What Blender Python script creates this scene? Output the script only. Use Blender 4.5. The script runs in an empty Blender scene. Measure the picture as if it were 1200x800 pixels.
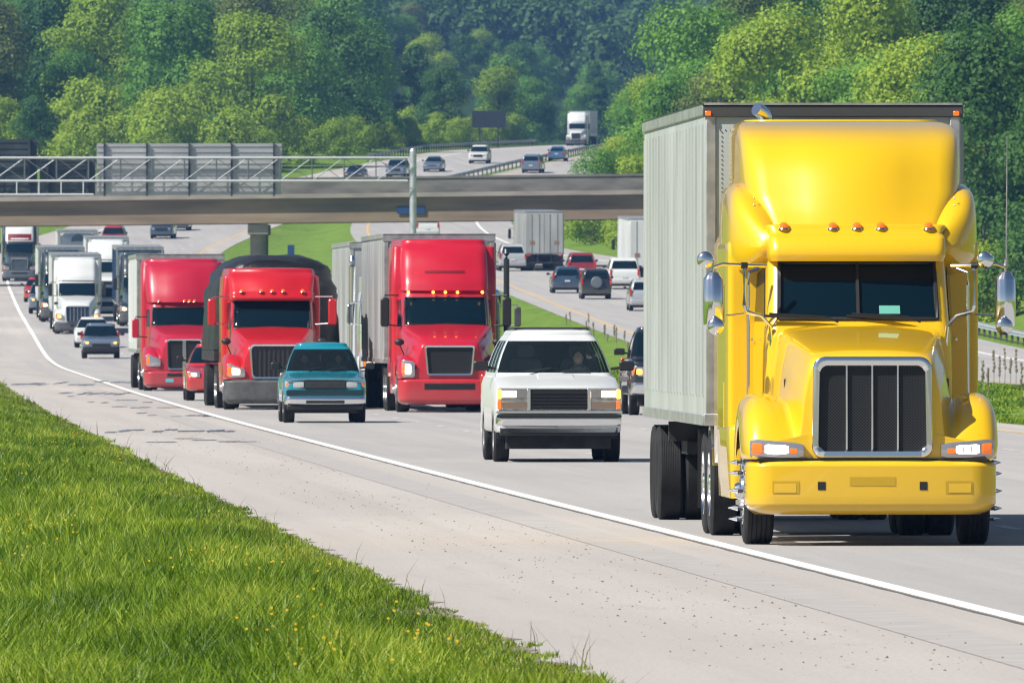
import bpy, math, random
import numpy as np
from mathutils import Vector, Matrix, noise as mnoise
R = math.radians
random.seed(7); rng = np.random.default_rng(7)
scene = bpy.context.scene
col = scene.collection
F = 18000.0; HC = 2.2

# ---------------------------------------------------------------- camera
cd = bpy.data.cameras.new("camera"); cam = bpy.data.objects.new("camera", cd); col.objects.link(cam)
cd.sensor_width = 36; cd.lens = 540; cd.clip_start = 1; cd.clip_end = 20000
cam.location = (0, 0, HC); cam.rotation_euler = (R(90) - math.atan(30 / F), 0, 0)
scene.camera = cam
cd.dof.use_dof = True; cd.dof.focus_distance = 165; cd.dof.aperture_fstop = 26
# ---------------------------------------------------------------- light
SUN = Vector((-0.60, -0.33, 0.73)).normalized()
elev = math.asin(SUN.z); az = math.atan2(SUN.x, SUN.y)
w = bpy.data.worlds.new("World"); scene.world = w; w.use_nodes = True
nt = w.node_tree; bg = nt.nodes["Background"]
sk = nt.nodes.new("ShaderNodeTexSky"); sk.sky_type = 'NISHITA'; sk.sun_disc = False
sk.sun_elevation = elev; sk.sun_rotation = az; sk.air_density = 1.0; sk.dust_density = 1.0
nt.links.new(sk.outputs[0], bg.inputs[0]); bg.inputs[1].default_value = 0.052
sd = bpy.data.lights.new("sun", 'SUN'); so = bpy.data.objects.new("sun", sd); col.objects.link(so)
sd.energy = 5.0; sd.angle = R(0.53); sd.color = (1.0, 0.95, 0.87)
so.rotation_euler = SUN.to_track_quat('Z', 'Y').to_euler()
scene.view_settings.view_transform = 'Standard'; scene.view_settings.look = 'None'
scene.view_settings.exposure = 0.53; scene.view_settings.gamma = 1
scene.view_settings.use_curve_mapping = False
scene.cycles.max_bounces = 6; scene.cycles.transparent_max_bounces = 8
scene.cycles.volume_bounces = 0
scene.cycles.use_denoising = True
scene.cycles.filter_width = 1.2

# ---------------------------------------------------------------- materials
MAT = {}
def mat(name, color=(.5, .5, .5), rough=.5, metal=0., coat=0., var=0., vscale=4., bump=0., bscale=30., emis=None, estr=0.,
        spec=.5, alpha=None, color2=None, detail=4., stretch=None, bdist=.01):
    if name in MAT: return MAT[name]
    m = bpy.data.materials.new(name); m.use_nodes = True; n = m.node_tree; b = n.nodes["Principled BSDF"]
    b.inputs["Base Color"].default_value = (*color, 1); b.inputs["Roughness"].default_value = rough
    b.inputs["Metallic"].default_value = metal; b.inputs["Coat Weight"].default_value = coat
    b.inputs["Coat Roughness"].default_value = .04
    b.inputs["Specular IOR Level"].default_value = spec
    def tex(scale, det):
        tc = n.nodes.new("ShaderNodeTexCoord"); t = n.nodes.new("ShaderNodeTexNoise")
        t.inputs["Scale"].default_value = scale; t.inputs["Detail"].default_value = det
        if stretch:
            mp = n.nodes.new("ShaderNodeMapping"); mp.inputs["Scale"].default_value = stretch
            n.links.new(tc.outputs["Object"], mp.inputs[0]); n.links.new(mp.outputs[0], t.inputs[0])
        else: n.links.new(tc.outputs["Object"], t.inputs[0])
        return t
    if var or color2:
        t = tex(vscale, detail); r = n.nodes.new("ShaderNodeValToRGB")
        r.color_ramp.elements[0].position = .35; r.color_ramp.elements[1].position = .65
        c2 = color2 or tuple(min(1, c * (1 + var)) for c in color); c1 = color if color2 else tuple(c * (1 - var) for c in color)
        r.color_ramp.elements[0].color = (*c1, 1); r.color_ramp.elements[1].color = (*c2, 1)
        n.links.new(t.outputs[0], r.inputs[0]); n.links.new(r.outputs[0], b.inputs["Base Color"])
    if bump:
        t = tex(bscale, 6); bp = n.nodes.new("ShaderNodeBump"); bp.inputs["Strength"].default_value = bump
        bp.inputs["Distance"].default_value = bdist
        n.links.new(t.outputs[0], bp.inputs["Height"]); n.links.new(bp.outputs[0], b.inputs["Normal"])
    if emis:
        b.inputs["Emission Color"].default_value = (*emis, 1); b.inputs["Emission Strength"].default_value = estr
    MAT[name] = m; return m

def paint(name, c=None, rough=.28, coat=.7):
    """car paint with faint road dust, heavier low down"""
    if name in MAT: return MAT[name]
    m = mat(name, c, rough, 0, coat); n = m.node_tree; b = n.nodes["Principled BSDF"]
    tc = n.nodes.new("ShaderNodeTexCoord"); t = n.nodes.new("ShaderNodeTexNoise"); t.inputs["Scale"].default_value = 2.3
    t.inputs["Detail"].default_value = 8
    n.links.new(tc.outputs["Object"], t.inputs[0])
    sx = n.nodes.new("ShaderNodeSeparateXYZ"); n.links.new(tc.outputs["Object"], sx.inputs[0])
    mr = n.nodes.new("ShaderNodeMapRange"); mr.inputs[1].default_value = 1.1; mr.inputs[2].default_value = .2
    mr.inputs[3].default_value = .05; mr.inputs[4].default_value = .45
    n.links.new(sx.outputs[2], mr.inputs[0])
    mu = n.nodes.new("ShaderNodeMath"); mu.operation = 'MULTIPLY'; n.links.new(t.outputs[0], mu.inputs[0]); n.links.new(mr.outputs[0], mu.inputs[1])
    mx = n.nodes.new("ShaderNodeMix"); mx.data_type = 'RGBA'
    mx.inputs[6].default_value = (*c, 1); mx.inputs[7].default_value = (.2, .17, .13, 1)
    n.links.new(mu.outputs[0], mx.inputs[0]); n.links.new(mx.outputs[2], b.inputs["Base Color"])
    mr2 = n.nodes.new("ShaderNodeMapRange"); mr2.inputs[3].default_value = rough * .8; mr2.inputs[4].default_value = rough * 1.5
    n.links.new(t.outputs[0], mr2.inputs[0]); n.links.new(mr2.outputs[0], b.inputs["Roughness"])
    return m

def glassy(name, tint=(.02, .03, .035), transp=.35):
    """windscreen glass: partly see-through, glossy front"""
    if name in MAT: return MAT[name]
    m = bpy.data.materials.new(name); m.use_nodes = True; n = m.node_tree
    b = n.nodes["Principled BSDF"]; b.inputs["Base Color"].default_value = (*tint, 1); b.inputs["Roughness"].default_value = .04
    tr = n.nodes.new("ShaderNodeBsdfTransparent"); tr.inputs[0].default_value = (.8, .9, .88, 1)
    mx = n.nodes.new("ShaderNodeMixShader"); mx.inputs[0].default_value = transp
    n.links.new(b.outputs[0], mx.inputs[1]); n.links.new(tr.outputs[0], mx.inputs[2])
    n.links.new(mx.outputs[0], n.nodes["Material Output"].inputs[0]); MAT[name] = m; return m

CHROME = mat("chrome", (.78, .8, .83), .12, 1.0)
STEEL = mat("dull_steel", (.45, .46, .47), .38, .9, var=.25, vscale=12)
RUBBER = mat("tyre_rubber", (.010, .010, .011), .8, var=.4, vscale=9)
BLACK = mat("black_plastic", (.012, .012, .013), .5)
UNDER = mat("dirty_underside", (.02, .019, .018), .9, var=.4)
GLASS = mat("dark_glass", (.003, .010, .016), .05, spec=.28)
GLASS2 = mat("black_window", (.002, .010, .017), .05, spec=.25)
CLEAR = glassy("windscreen_glass", transp=.62)
LENS = mat("headlight_lens", (.42, .42, .44), .12, .6, coat=1)
LAMP = mat("lit_lamp", (1, .95, .85), .3, emis=(1, .74, .38), estr=3.4)
LAMPW = mat("lit_lamp_white", (1, .97, .9), .3, emis=(1, .86, .62), estr=3.2)
AMBER = mat("amber_lens", (.85, .16, .01), .2, coat=1, emis=(1, .2, .01), estr=.25)
AMBERL = mat("lit_amber_lens", (.9, .3, .02), .2, emis=(1, .42, .05), estr=3.5)
REDL = mat("red_lens", (.45, .01, .01), .2, coat=1)
WHITEL = mat("pale_lens", (.55, .56, .56), .1, .3, coat=1)
SEATM = mat("seat_cloth", (.05, .05, .055), .9)

# ---------------------------------------------------------------- mesh helpers
class MB:
    def __init__(s): s.v = []; s.f = []; s.m = []
    def add(s, vs, fs, mi=0):
        o = len(s.v); s.v += [tuple(p) for p in vs]
        for f in fs: s.f.append(tuple(i + o for i in f)); s.m.append(mi)
    def box(s, x0, x1, y0, y1, z0, z1, mi=0):
        s.add([(x0, y0, z0), (x1, y0, z0), (x1, y1, z0), (x0, y1, z0), (x0, y0, z1), (x1, y0, z1), (x1, y1, z1), (x0, y1, z1)],
              [(0, 3, 2, 1), (4, 5, 6, 7), (0, 1, 5, 4), (1, 2, 6, 5), (2, 3, 7, 6), (3, 0, 4, 7)], mi)
    def grid(s, P, mi=0, flip=False):
        n, k = len(P), len(P[0]); fs = []
        for i in range(n - 1):
            for j in range(k - 1):
                a = (i * k + j, i * k + j + 1, (i + 1) * k + j + 1, (i + 1) * k + j)
                fs.append(a[::-1] if flip else a)
        s.add([p for r in P for p in r], fs, mi)
    def loft(s, rings, caps=(True, True), mi=0, closed=True):
        n, k = len(rings), len(rings[0]); fs = []
        for i in range(n - 1):
            for j in range(k if closed else k - 1):
                j2 = (j + 1) % k
                fs.append((i * k + j, i * k + j2, (i + 1) * k + j2, (i + 1) * k + j))
        if caps[0]: fs.append(tuple(range(k))[::-1])
        if caps[1]: fs.append(tuple((n - 1) * k + j for j in range(k)))
        s.add([p for r in rings for p in r], fs, mi)
    def tube(s, path, r, n=8, mi=0):
        path = [Vector(p) for p in path]; rings = []
        rr = r if isinstance(r, (list, tuple)) else [r] * len(path)
        for i, p in enumerate(path):
            d = (path[min(i + 1, len(path) - 1)] - path[max(i - 1, 0)]).normalized()
            u = d.cross(Vector((0, 0, 1)))
            if u.length < .05: u = d.cross(Vector((0, 1, 0)))
            u.normalize(); v = d.cross(u)
            rings.append([p + (u * math.cos(2 * math.pi * a / n) + v * math.sin(2 * math.pi * a / n)) * rr[i] for a in range(n)])
        s.loft(rings, mi=mi)
    def lathe(s, prof, c, axis='x', n=28, mi=0, mis=None):
        """prof: list of (offset along axis, radius)"""
        rings = []
        for (a, r) in prof:
            ring = []
            for i in range(n):
                t = 2 * math.pi * i / n; q, w_ = r * math.cos(t), r * math.sin(t)
                p = (a, q, w_) if axis == 'x' else ((q, a, w_) if axis == 'y' else (q, w_, a))
                ring.append((c[0] + p[0], c[1] + p[1], c[2] + p[2]))
            rings.append(ring)
        if mis is None: s.loft(rings, mi=mi)
        else:
            k = n; o = len(s.v); s.v += [p for r in rings for p in r]
            for i in range(len(rings) - 1):
                for j in range(k):
                    s.f.append((o + i * k + j, o + i * k + (j + 1) % k, o + (i + 1) * k + (j + 1) % k, o + (i + 1) * k + j)); s.m.append(mis[i])
            s.f.append(tuple(o + j for j in range(k))[::-1]); s.m.append(mis[0])
            s.f.append(tuple(o + (len(rings) - 1) * k + j for j in range(k))); s.m.append(mis[-1])
    def ball(s, c, r, n=12, mi=0, sc=(1, 1, 1)):
        rings = []
        for i in range(n // 2 + 1):
            ph = math.pi * i / (n // 2); rr = max(math.sin(ph), .02)
            rings.append([(c[0] + r * sc[0] * rr * math.cos(2 * math.pi * j / n), c[1] + r * sc[1] * rr * math.sin(2 * math.pi * j / n),
                           c[2] - r * sc[2] * math.cos(ph)) for j in range(n)])
        s.loft(rings, mi=mi)
    def build(s, name, mats, parent=None, bevel=0, sub=0, angle=35, smooth=True, normals=True):
        me = bpy.data.meshes.new(name); me.from_pydata(s.v, [], s.f)
        if not isinstance(mats, (list, tuple)): mats = [mats]
        for m_ in mats: me.materials.append(m_)
        me.polygons.foreach_set("material_index", s.m)
        if normals:
            import bmesh
            bm = bmesh.new(); bm.from_mesh(me); bmesh.ops.recalc_face_normals(bm, faces=bm.faces); bm.to_mesh(me); bm.free()
        if smooth:
            me.polygons.foreach_set("use_smooth", [True] * len(me.polygons)); me.set_sharp_from_angle(angle=R(angle))
        me.update()
        o = bpy.data.objects.new(name, me); col.objects.link(o)
        if parent: o.parent = parent
        if bevel:
            b = o.modifiers.new("bevel", 'BEVEL'); b.width = bevel; b.segments = 2; b.limit_method = 'ANGLE'; b.angle_limit = R(40)
        if sub:
            b = o.modifiers.new("subsurf", 'SUBSURF'); b.levels = sub; b.render_levels = sub
        return o

def tag(o, label=None, cat=None, group=None, kind=None):
    if label: o["label"] = label
    if cat: o["category"] = cat
    if group: o["group"] = group
    if kind: o["kind"] = kind
    return o
def empty(name, loc=(0, 0, 0), rz=0):
    o = bpy.data.objects.new(name, None); col.objects.link(o); o.location = loc; o.rotation_euler = (0, 0, rz)
    o.empty_display_size = .3; return o
def W(px, py, Y): return Vector(((px - 600) * Y / F, Y, HC + (370 - py) * Y / F))

def numpy_mesh(name, V, faces4=None, faces3=None, mats=()):
    me = bpy.data.meshes.new(name)
    nf4 = 0 if faces4 is None else len(faces4); nf3 = 0 if faces3 is None else len(faces3)
    me.vertices.add(len(V)); me.vertices.foreach_set("co", V.astype(np.float32).ravel())
    loops = np.concatenate([x.ravel() for x in (faces4, faces3) if x is not None and len(x)])
    me.loops.add(len(loops)); me.loops.foreach_set("vertex_index", loops.astype(np.int32))
    starts = np.concatenate([np.arange(nf4) * 4, nf4 * 4 + np.arange(nf3) * 3]); me.polygons.add(nf4 + nf3)
    me.polygons.foreach_set("loop_start", starts.astype(np.int32))
    me.update(calc_edges=True)
    for m in mats: me.materials.append(m)
    return me

# ---------------------------------------------------------------- road layout
def curve(knots, sig=22.):
    k = np.array(knots, float); ys = np.arange(-100, 6400, 5.0)
    v = np.interp(ys, k[:, 0], k[:, 1])
    lo = (k[1, 1] - k[0, 1]) / (k[1, 0] - k[0, 0]); v = np.where(ys < k[0, 0], k[0, 1] + lo * (ys - k[0, 0]), v)
    x = np.arange(-15, 16); g = np.exp(-.5 * (x * 5 / sig) ** 2); g /= g.sum()
    p = np.pad(v, 15, mode='reflect', reflect_type='odd'); s = np.convolve(p, g, 'valid')
    return lambda Y: np.interp(Y, ys, s)
XA = curve([(0, 8.9), (111, 3.72), (191, 0), (330, -6.2), (440, -10.8), (720, -21.8), (900, -28.9), (1070, -35.2), (1150, -37.6), (1210, -37.6),
            (1320, -32), (1440, -18), (1530, -9), (1850, 10), (2200, 36), (6000, 260)])
WA = curve([(0, 14), (1100, 14), (1400, 11), (6000, 11)])
_XB = curve([(0, 35), (500, 16), (760, 5.7), (900, .6), (1017, -3.9), (1150, -10.5), (1250, -13.4), (1320, -13.4), (1450, -4.6), (1530, 3.5), (1620, 9), (1850, 24), (2200, 52), (6000, 276)])
XB = lambda Y: np.maximum(_XB(Y), XA(Y) + WA(Y) + 2.6)
WB = curve([(0, 18), (1017, 18), (1300, 13), (6000, 13)])
ZA = curve([(0, 0), (660, 0), (720, .2), (800, 1.25), (900, 2.5), (1000, 3.7), (1125, 5.2), (1200, 7), (1320, 10.6), (1440, 14.8), (1510, 17.2), (1600, 19.3), (1850, 22.8), (2500, 27), (6000, 60)])
ZB = curve([(0, 0), (690, 0), (760, .9), (800, 1.5), (900, 3.1), (1017, 5.2), (1125, 6.6), (1200, 7.7), (1320, 10.9), (1440, 14.8), (1510, 17.2), (1600, 19.3), (1850, 22.8), (2500, 27), (6000, 60)])
SO = curve([(0, 4.35), (92, 4.2), (162, 4.0), (260, 3.75), (460, 3.6), (6000, 3.6)])
def sm(t): t = np.clip(t, 0, 1); return t * t * (3 - 2 * t)
def ground(X, Y):
    X = np.asarray(X, float); Y = np.asarray(Y, float)
    za, zb = ZA(Y), ZB(Y); a0 = XA(Y) - SO(Y); a1 = XA(Y) + WA(Y) + 1.6; b0 = XB(Y); b1 = b0 + WB(Y)
    dl = np.maximum(a0 - X, 0); dr = np.maximum(X - b1, 0)
    near = sm((Y - 1150) / 300)
    left = za - .02 * dl * (1 - near) + near * (sm((dl - 6) / 90) * np.interp(Y, [1150, 1500, 2000, 2600, 3200], [0, 5, 14, 22, 24]))
    right = zb + sm((Y - 650) / 200) * np.minimum(.38 * np.maximum(dr - 4, 0), 16 + .1 * dr) + near * 0
    t = np.clip((X - a1) / np.maximum(b0 - a1, .5), 0, 1)
    mid = za * (1 - t) + zb * t - .55 * np.sin(np.pi * t) * np.clip((b0 - a1) / 8, 0, 1)
    g = np.where(X < a0, left, np.where(X > b1, right, mid))
    far = np.interp(Y, [2700, 3200, 4000, 4800, 6000], [0, 14, 42, 92, 150])
    g = g + far + np.where(Y > 2700, 8 * np.sin(X / 60 + Y / 300), 0)
    return g

Ys = np.unique(np.concatenate([np.arange(-60, 700, 10), np.arange(700, 1700, 8), np.arange(1700, 2700, 25), np.arange(2700, 6001, 80)]))
# ---- materials of the ground
def grass_mat(name, c1, c2, c3, sc=.6):
    m = bpy.data.materials.new(name); m.use_nodes = True; n = m.node_tree; b = n.nodes["Principled BSDF"]
    b.inputs["Roughness"].default_value = .9; b.inputs["Specular IOR Level"].default_value = .1
    g = n.nodes.new("ShaderNodeNewGeometry"); t = n.nodes.new("ShaderNodeTexNoise"); t.inputs["Scale"].default_value = sc; t.inputs["Detail"].default_value = 8
    t.inputs["Roughness"].default_value = .7
    r = n.nodes.new("ShaderNodeValToRGB"); e = r.color_ramp.elements; e[0].position = .32; e[1].position = .7
    e[0].color = (*c1, 1); e[1].color = (*c3, 1); k = e.new(.5); k.color = (*c2, 1)
    n.links.new(g.outputs["Position"], t.inputs[0]); n.links.new(t.outputs[0], r.inputs[0]); n.links.new(r.outputs[0], b.inputs["Base Color"])
    sx = n.nodes.new("ShaderNodeSeparateXYZ"); n.links.new(g.outputs["Position"], sx.inputs[0]); mr = n.nodes.new("ShaderNodeMapRange")
    mr.inputs[1].default_value = 1600; mr.inputs[2].default_value = 1950; n.links.new(sx.outputs[1], mr.inputs[0])
    wx = n.nodes.new("ShaderNodeMix"); wx.data_type = 'RGBA'; n.links.new(mr.outputs[0], wx.inputs[0]); n.links.new(r.outputs[0], wx.inputs[6]); wx.inputs[7].default_value = (.035, .07, .015, 1)
    n.links.new(wx.outputs[2], b.inputs["Base Color"])      # woodland floor in the far hills
    bp = n.nodes.new("ShaderNodeBump"); bp.inputs["Strength"].default_value = .8; bp.inputs["Distance"].default_value = .3
    t2 = n.nodes.new("ShaderNodeTexNoise"); t2.inputs["Scale"].default_value = sc * 4; t2.inputs["Detail"].default_value = 6
    n.links.new(g.outputs["Position"], t2.inputs[0]); n.links.new(t2.outputs[0], bp.inputs["Height"]); n.links.new(bp.outputs[0], b.inputs["Normal"])
    MAT[name] = m; return m
GRASSG = grass_mat("grass_ground", (.085, .155, .018), (.135, .225, .03), (.21, .29, .055))

def road_mat(name, c, dark, specks=True):
    m = bpy.data.materials.new(name); m.use_nodes = True; n = m.node_tree; b = n.nodes["Principled BSDF"]; L = n.links.new
    b.inputs["Roughness"].default_value = .85; b.inputs["Specular IOR Level"].default_value = .25
    g = n.nodes.new("ShaderNodeNewGeometry")
    rot = n.nodes.new("ShaderNodeMapping"); rot.inputs["Rotation"].default_value = (0, 0, -.0455)
    L(g.outputs["Position"], rot.inputs[0])
    def noise(scl, det, st=(1, 1, 1), rg=.6):
        mp = n.nodes.new("ShaderNodeMapping"); mp.inputs["Scale"].default_value = st; L(rot.outputs[0], mp.inputs[0])
        t = n.nodes.new("ShaderNodeTexNoise"); t.inputs["Scale"].default_value = scl; t.inputs["Detail"].default_value = det
        t.inputs["Roughness"].default_value = rg; L(mp.outputs[0], t.inputs[0]); return t.outputs[0]
    def ramp(v, p0, p1, a, z):
        r = n.nodes.new("ShaderNodeMapRange"); r.inputs[1].default_value = p0; r.inputs[2].default_value = p1
        r.inputs[3].default_value = a; r.inputs[4].default_value = z; L(v, r.inputs[0]); return r.outputs[0]
    def mix(f, a, z):
        x = n.nodes.new("ShaderNodeMix"); x.data_type = 'RGBA'; L(f, x.inputs[0])
        if isinstance(a, tuple): x.inputs[6].default_value = (*a, 1)
        else: L(a, x.inputs[6])
        x.inputs[7].default_value = (*z, 1); return x.outputs[2]
    c0 = mix(ramp(noise(1.1, 5, (1, .012, 1)), .38, .66, 0, 1), c, dark)           # long streaks along the lane
    c1 = mix(ramp(noise(.25, 6, (1, .12, 1)), .45, .75, 0, .35), c0, tuple(x * .75 for x in dark))
    c2 = mix(ramp(noise(30, 4, (1, .25, 1), .75), .35, .72, 0, .55), c1, tuple(x * .6 for x in c)); c2 = mix(ramp(noise(2.2, 7, (1, .10, 1), .75), .55, .72, 0, .3), c2, tuple(x * .62 for x in dark))
    if specks: c2 = mix(ramp(noise(14, 4, (1, .3, 1), .85), .63, .68, 0, .75), c2, tuple(x * .45 for x in c))
    L(c2, b.inputs["Base Color"])
    bp = n.nodes.new("ShaderNodeBump"); bp.inputs["Strength"].default_value = .25; bp.inputs["Distance"].default_value = .01
    L(noise(60, 3), bp.inputs["Height"]); L(bp.outputs[0], b.inputs["Normal"])
    MAT[name] = m; return m
LANE = road_mat("lane_concrete", (.43, .412, .398), (.355, .345, .34), False)
SHLD = road_mat("shoulder_asphalt", (.475, .443, .415), (.41, .378, .355), True)
LINEW = mat("white_line_paint", (.80, .80, .78), .7, var=.12, vscale=3)
LINED = mat("worn_dash_paint", (.50, .49, .48), .7, var=.1, vscale=3)
LINEY = mat("yellow_line_paint", (.60, .40, .16), .7, var=.15, vscale=3)

# ---- ground sheet
rows = []
for Y in Ys:
    a0 = XA(Y) - SO(Y); a1 = XA(Y) + WA(Y) + 1.6; b0 = XB(Y); b1 = b0 + WB(Y)
    left = a0 - np.array([700, 450, 300, 200, 150, 115, 90, 70, 55, 42, 30, 20, 12, 6, 2, 0])
    mid = np.linspace(a1, b0, 8)
    right = b1 + np.array([0, 3, 7, 12, 18, 26, 36, 50, 70, 100, 140, 200, 300, 500, 800])
    xs = np.concatenate([left, [(a0 + a1) / 2], mid, [(b0 + b1) / 2], right])
    zs = ground(xs, np.full_like(xs, Y))
    zs[16] -= .06; zs[25] -= .06; zs[[15, 17, 24, 26]] -= .02
    rows.append(np.stack([xs, np.full_like(xs, Y), zs], 1))
V = np.concatenate(rows); k = len(rows[0]); nr = len(rows)
ii, jj = np.meshgrid(np.arange(nr - 1), np.arange(k - 1), indexing='ij'); a = (ii * k + jj).ravel()
me = numpy_mesh("ground", V, np.stack([a, a + 1, a + k + 1, a + k], 1), None, [GRASSG])
me.polygons.foreach_set("use_smooth", [True] * len(me.polygons))
o = bpy.data.objects.new("ground", me); col.objects.link(o); tag(o, "green grass ground of median, verges and hills", None, None, "structure")

def strip(name, x0f, x1f, zf, m, y0, y1, dz, label=None, kind="structure", step=8, dash=None):
    b = MB()
    segs = [(y0, y1)] if dash is None else [(y, y + dash[0]) for y in np.arange(y0, y1, dash[1])]
    for (s0, s1) in segs:
        n = max(1, int((s1 - s0) / step)); ys = np.linspace(s0, s1, n + 1)
        b.grid([[(float(x0f(y)), y, float(zf(y)) + dz), (float(x1f(y)), y, float(zf(y)) + dz)] for y in ys])
    o = b.build(name, m, smooth=True, normals=False)
    return tag(o, label, None, None, kind)
ia = lambda Y: XA(Y) + WA(Y)
strip("road_shoulder", lambda Y: XA(Y) - SO(Y) + .12 * math.sin(Y * .21) * math.sin(Y * .067), lambda Y: XA(Y) - .12, ZA, SHLD, -50, 2000, 0, "pale worn outer road shoulder")
strip("road", lambda Y: XA(Y) - .12, lambda Y: ia(Y) + .15, ZA, LANE, -50, 2000, 0, "pale concrete roadway with oncoming traffic")
strip("road_inner_shoulder", lambda Y: ia(Y) + .15, lambda Y: ia(Y) + 1.6, ZA, SHLD, -50, 2000, 0, "inner shoulder beside the grass median")
strip("rumble_strip", lambda Y: XA(Y) - 1.25, lambda Y: XA(Y) - .70, ZA, mat("darker_strip", (.36, .34, .325), .9, var=.08, vscale=2), -50, 700, .004, "slightly darker worn strip along the shoulder")
strip("tar_seam", lambda Y: XA(Y) - .155 + .012 * math.sin(Y * 1.3), lambda Y: XA(Y) - .115, ZA, mat("tar_seam", (.12, .11, .10), .7), -50, 700, .004, "thin dark tar seam beside the white edge line", step=2)
strip("soil_edge", lambda Y: XA(Y) - SO(Y) - .5, lambda Y: XA(Y) - SO(Y) + .10 + .10 * math.sin(Y * 1.9) * math.sin(Y * .47) + .06 * math.sin(Y * 4.1), ZA, mat("edge_soil", (.20, .17, .13), .95, var=.4, vscale=3), -50, 560, .003, "gritty brown soil fringe between shoulder and grass", step=.8)
strip("white_edge_line", lambda Y: XA(Y) - .09, lambda Y: XA(Y) + .09, ZA, LINEW, -50, 2000, .004, "solid white edge line")
strip("yellow_edge_line", lambda Y: ia(Y) - .09, lambda Y: ia(Y) + .09, ZA, LINEY, -50, 2000, .004, "solid yellow edge line")
for kx in (3.7, 7.3, 10.9):
    strip("dashed_lane_line", lambda Y, q=kx: XA(Y) + q - .07, lambda Y, q=kx: XA(Y) + q + .07, ZA, LINED, 8 + kx, 1250, .004, "white dashed lane line", dash=(3.05, 12.2))
strip("far_road", XB, lambda Y: XB(Y) + WB(Y), ZB, LANE, 200, 2000, 0, "pale roadway with traffic driving away")
strip("far_yellow_edge_line", lambda Y: XB(Y) + 1.3, lambda Y: XB(Y) + 1.5, ZB, LINEY, 200, 2000, .004, "yellow edge line of the far roadway")
strip("far_white_edge_line", lambda Y: XB(Y) + WB(Y) - 3, lambda Y: XB(Y) + WB(Y) - 2.8, ZB, LINEW, 200, 2000, .004, "white edge line of the far roadway")

# dark glossy sheets imitating the heat mirage across the dry road
MIRAGE = mat("mirage_dark", (.02, .02, .022), .25, spec=.6, color2=(.22, .21, .20), vscale=2.2, stretch=(1, .04, 1), detail=6)
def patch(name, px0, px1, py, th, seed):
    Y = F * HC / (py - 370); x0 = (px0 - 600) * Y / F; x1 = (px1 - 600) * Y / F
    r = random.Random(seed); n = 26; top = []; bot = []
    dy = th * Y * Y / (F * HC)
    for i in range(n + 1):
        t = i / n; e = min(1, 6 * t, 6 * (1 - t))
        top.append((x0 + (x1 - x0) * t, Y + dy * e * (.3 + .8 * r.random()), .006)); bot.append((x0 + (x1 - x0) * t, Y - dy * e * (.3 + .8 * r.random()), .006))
    b = MB(); b.grid([bot, top]); o = b.build(name, MIRAGE, smooth=False, normals=False); return o
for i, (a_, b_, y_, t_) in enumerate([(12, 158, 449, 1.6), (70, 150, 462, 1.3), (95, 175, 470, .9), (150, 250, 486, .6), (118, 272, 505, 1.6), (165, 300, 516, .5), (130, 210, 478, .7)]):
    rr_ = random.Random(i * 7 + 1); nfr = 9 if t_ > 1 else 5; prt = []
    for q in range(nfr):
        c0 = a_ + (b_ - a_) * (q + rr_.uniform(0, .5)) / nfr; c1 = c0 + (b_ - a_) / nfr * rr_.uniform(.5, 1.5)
        prt.append(patch("mirage_streak", c0, min(c1, b_ + 4), y_ + rr_.uniform(-2.2, 2.2), t_ * rr_.uniform(.35, 1.1), i * 20 + q))
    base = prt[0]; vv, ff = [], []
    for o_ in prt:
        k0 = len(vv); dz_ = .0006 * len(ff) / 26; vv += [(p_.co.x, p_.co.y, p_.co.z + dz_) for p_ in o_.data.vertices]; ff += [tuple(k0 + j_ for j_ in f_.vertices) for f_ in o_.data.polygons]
    mm_ = bpy.data.meshes.new("mirage_streak"); mm_.from_pydata(vv, [], ff); mm_.materials.append(MIRAGE)
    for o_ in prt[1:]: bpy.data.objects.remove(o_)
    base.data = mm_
    tag(base, "dark shiny streak imitating heat mirage on the pale road", None, "dark mirage streaks across the road", "structure")
# ---------------------------------------------------------------- grass
def blade_mat(name, c1, c2, c3, c4):
    m = bpy.data.materials.new(name); m.use_nodes = True; n = m.node_tree; b = n.nodes["Principled BSDF"]; L = n.links.new
    b.inputs["Roughness"].default_value = .45; b.inputs["Specular IOR Level"].default_value = .35
    g = n.nodes.new("ShaderNodeNewGeometry"); r = n.nodes.new("ShaderNodeValToRGB"); e = r.color_ramp.elements
    e[0].color = (*c1, 1); e[1].color = (*c4, 1)
    k = e.new(.4); k.color = (*c2, 1); k = e.new(.75); k.color = (*c3, 1); e[-1].position = 1
    t = n.nodes.new("ShaderNodeTexNoise"); t.inputs["Scale"].default_value = .45; t.inputs["Detail"].default_value = 4
    mp = n.nodes.new("ShaderNodeMapping"); mp.inputs["Scale"].default_value = (1.6, .16, 0); L(g.outputs["Position"], mp.inputs[0]); L(mp.outputs[0], t.inputs[0])
    mr = n.nodes.new("ShaderNodeMapRange"); mr.inputs[1].default_value = .35; mr.inputs[2].default_value = .65; mr.inputs[3].default_value = -.3; mr.inputs[4].default_value = .3
    L(t.outputs[0], mr.inputs[0])
    ad = n.nodes.new("ShaderNodeMath"); ad.operation = 'ADD'; ad.use_clamp = True; L(g.outputs["Random Per Island"], ad.inputs[0]); L(mr.outputs[0], ad.inputs[1])
    L(ad.outputs[0], r.inputs[0]); L(r.outputs[0], b.inputs["Base Color"])
    tr = n.nodes.new("ShaderNodeBsdfTranslucent"); L(r.outputs[0], tr.inputs[0])
    mx = n.nodes.new("ShaderNodeMixShader"); mx.inputs[0].default_value = .4; L(b.outputs[0], mx.inputs[1]); L(tr.outputs[0], mx.inputs[2])
    L(mx.outputs[0], n.nodes["Material Output"].inputs[0]); MAT[name] = m; return m
BLADE = blade_mat("grass_blades", (.055, .12, .004), (.14, .25, .008), (.26, .38, .014), (.46, .52, .06))

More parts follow.
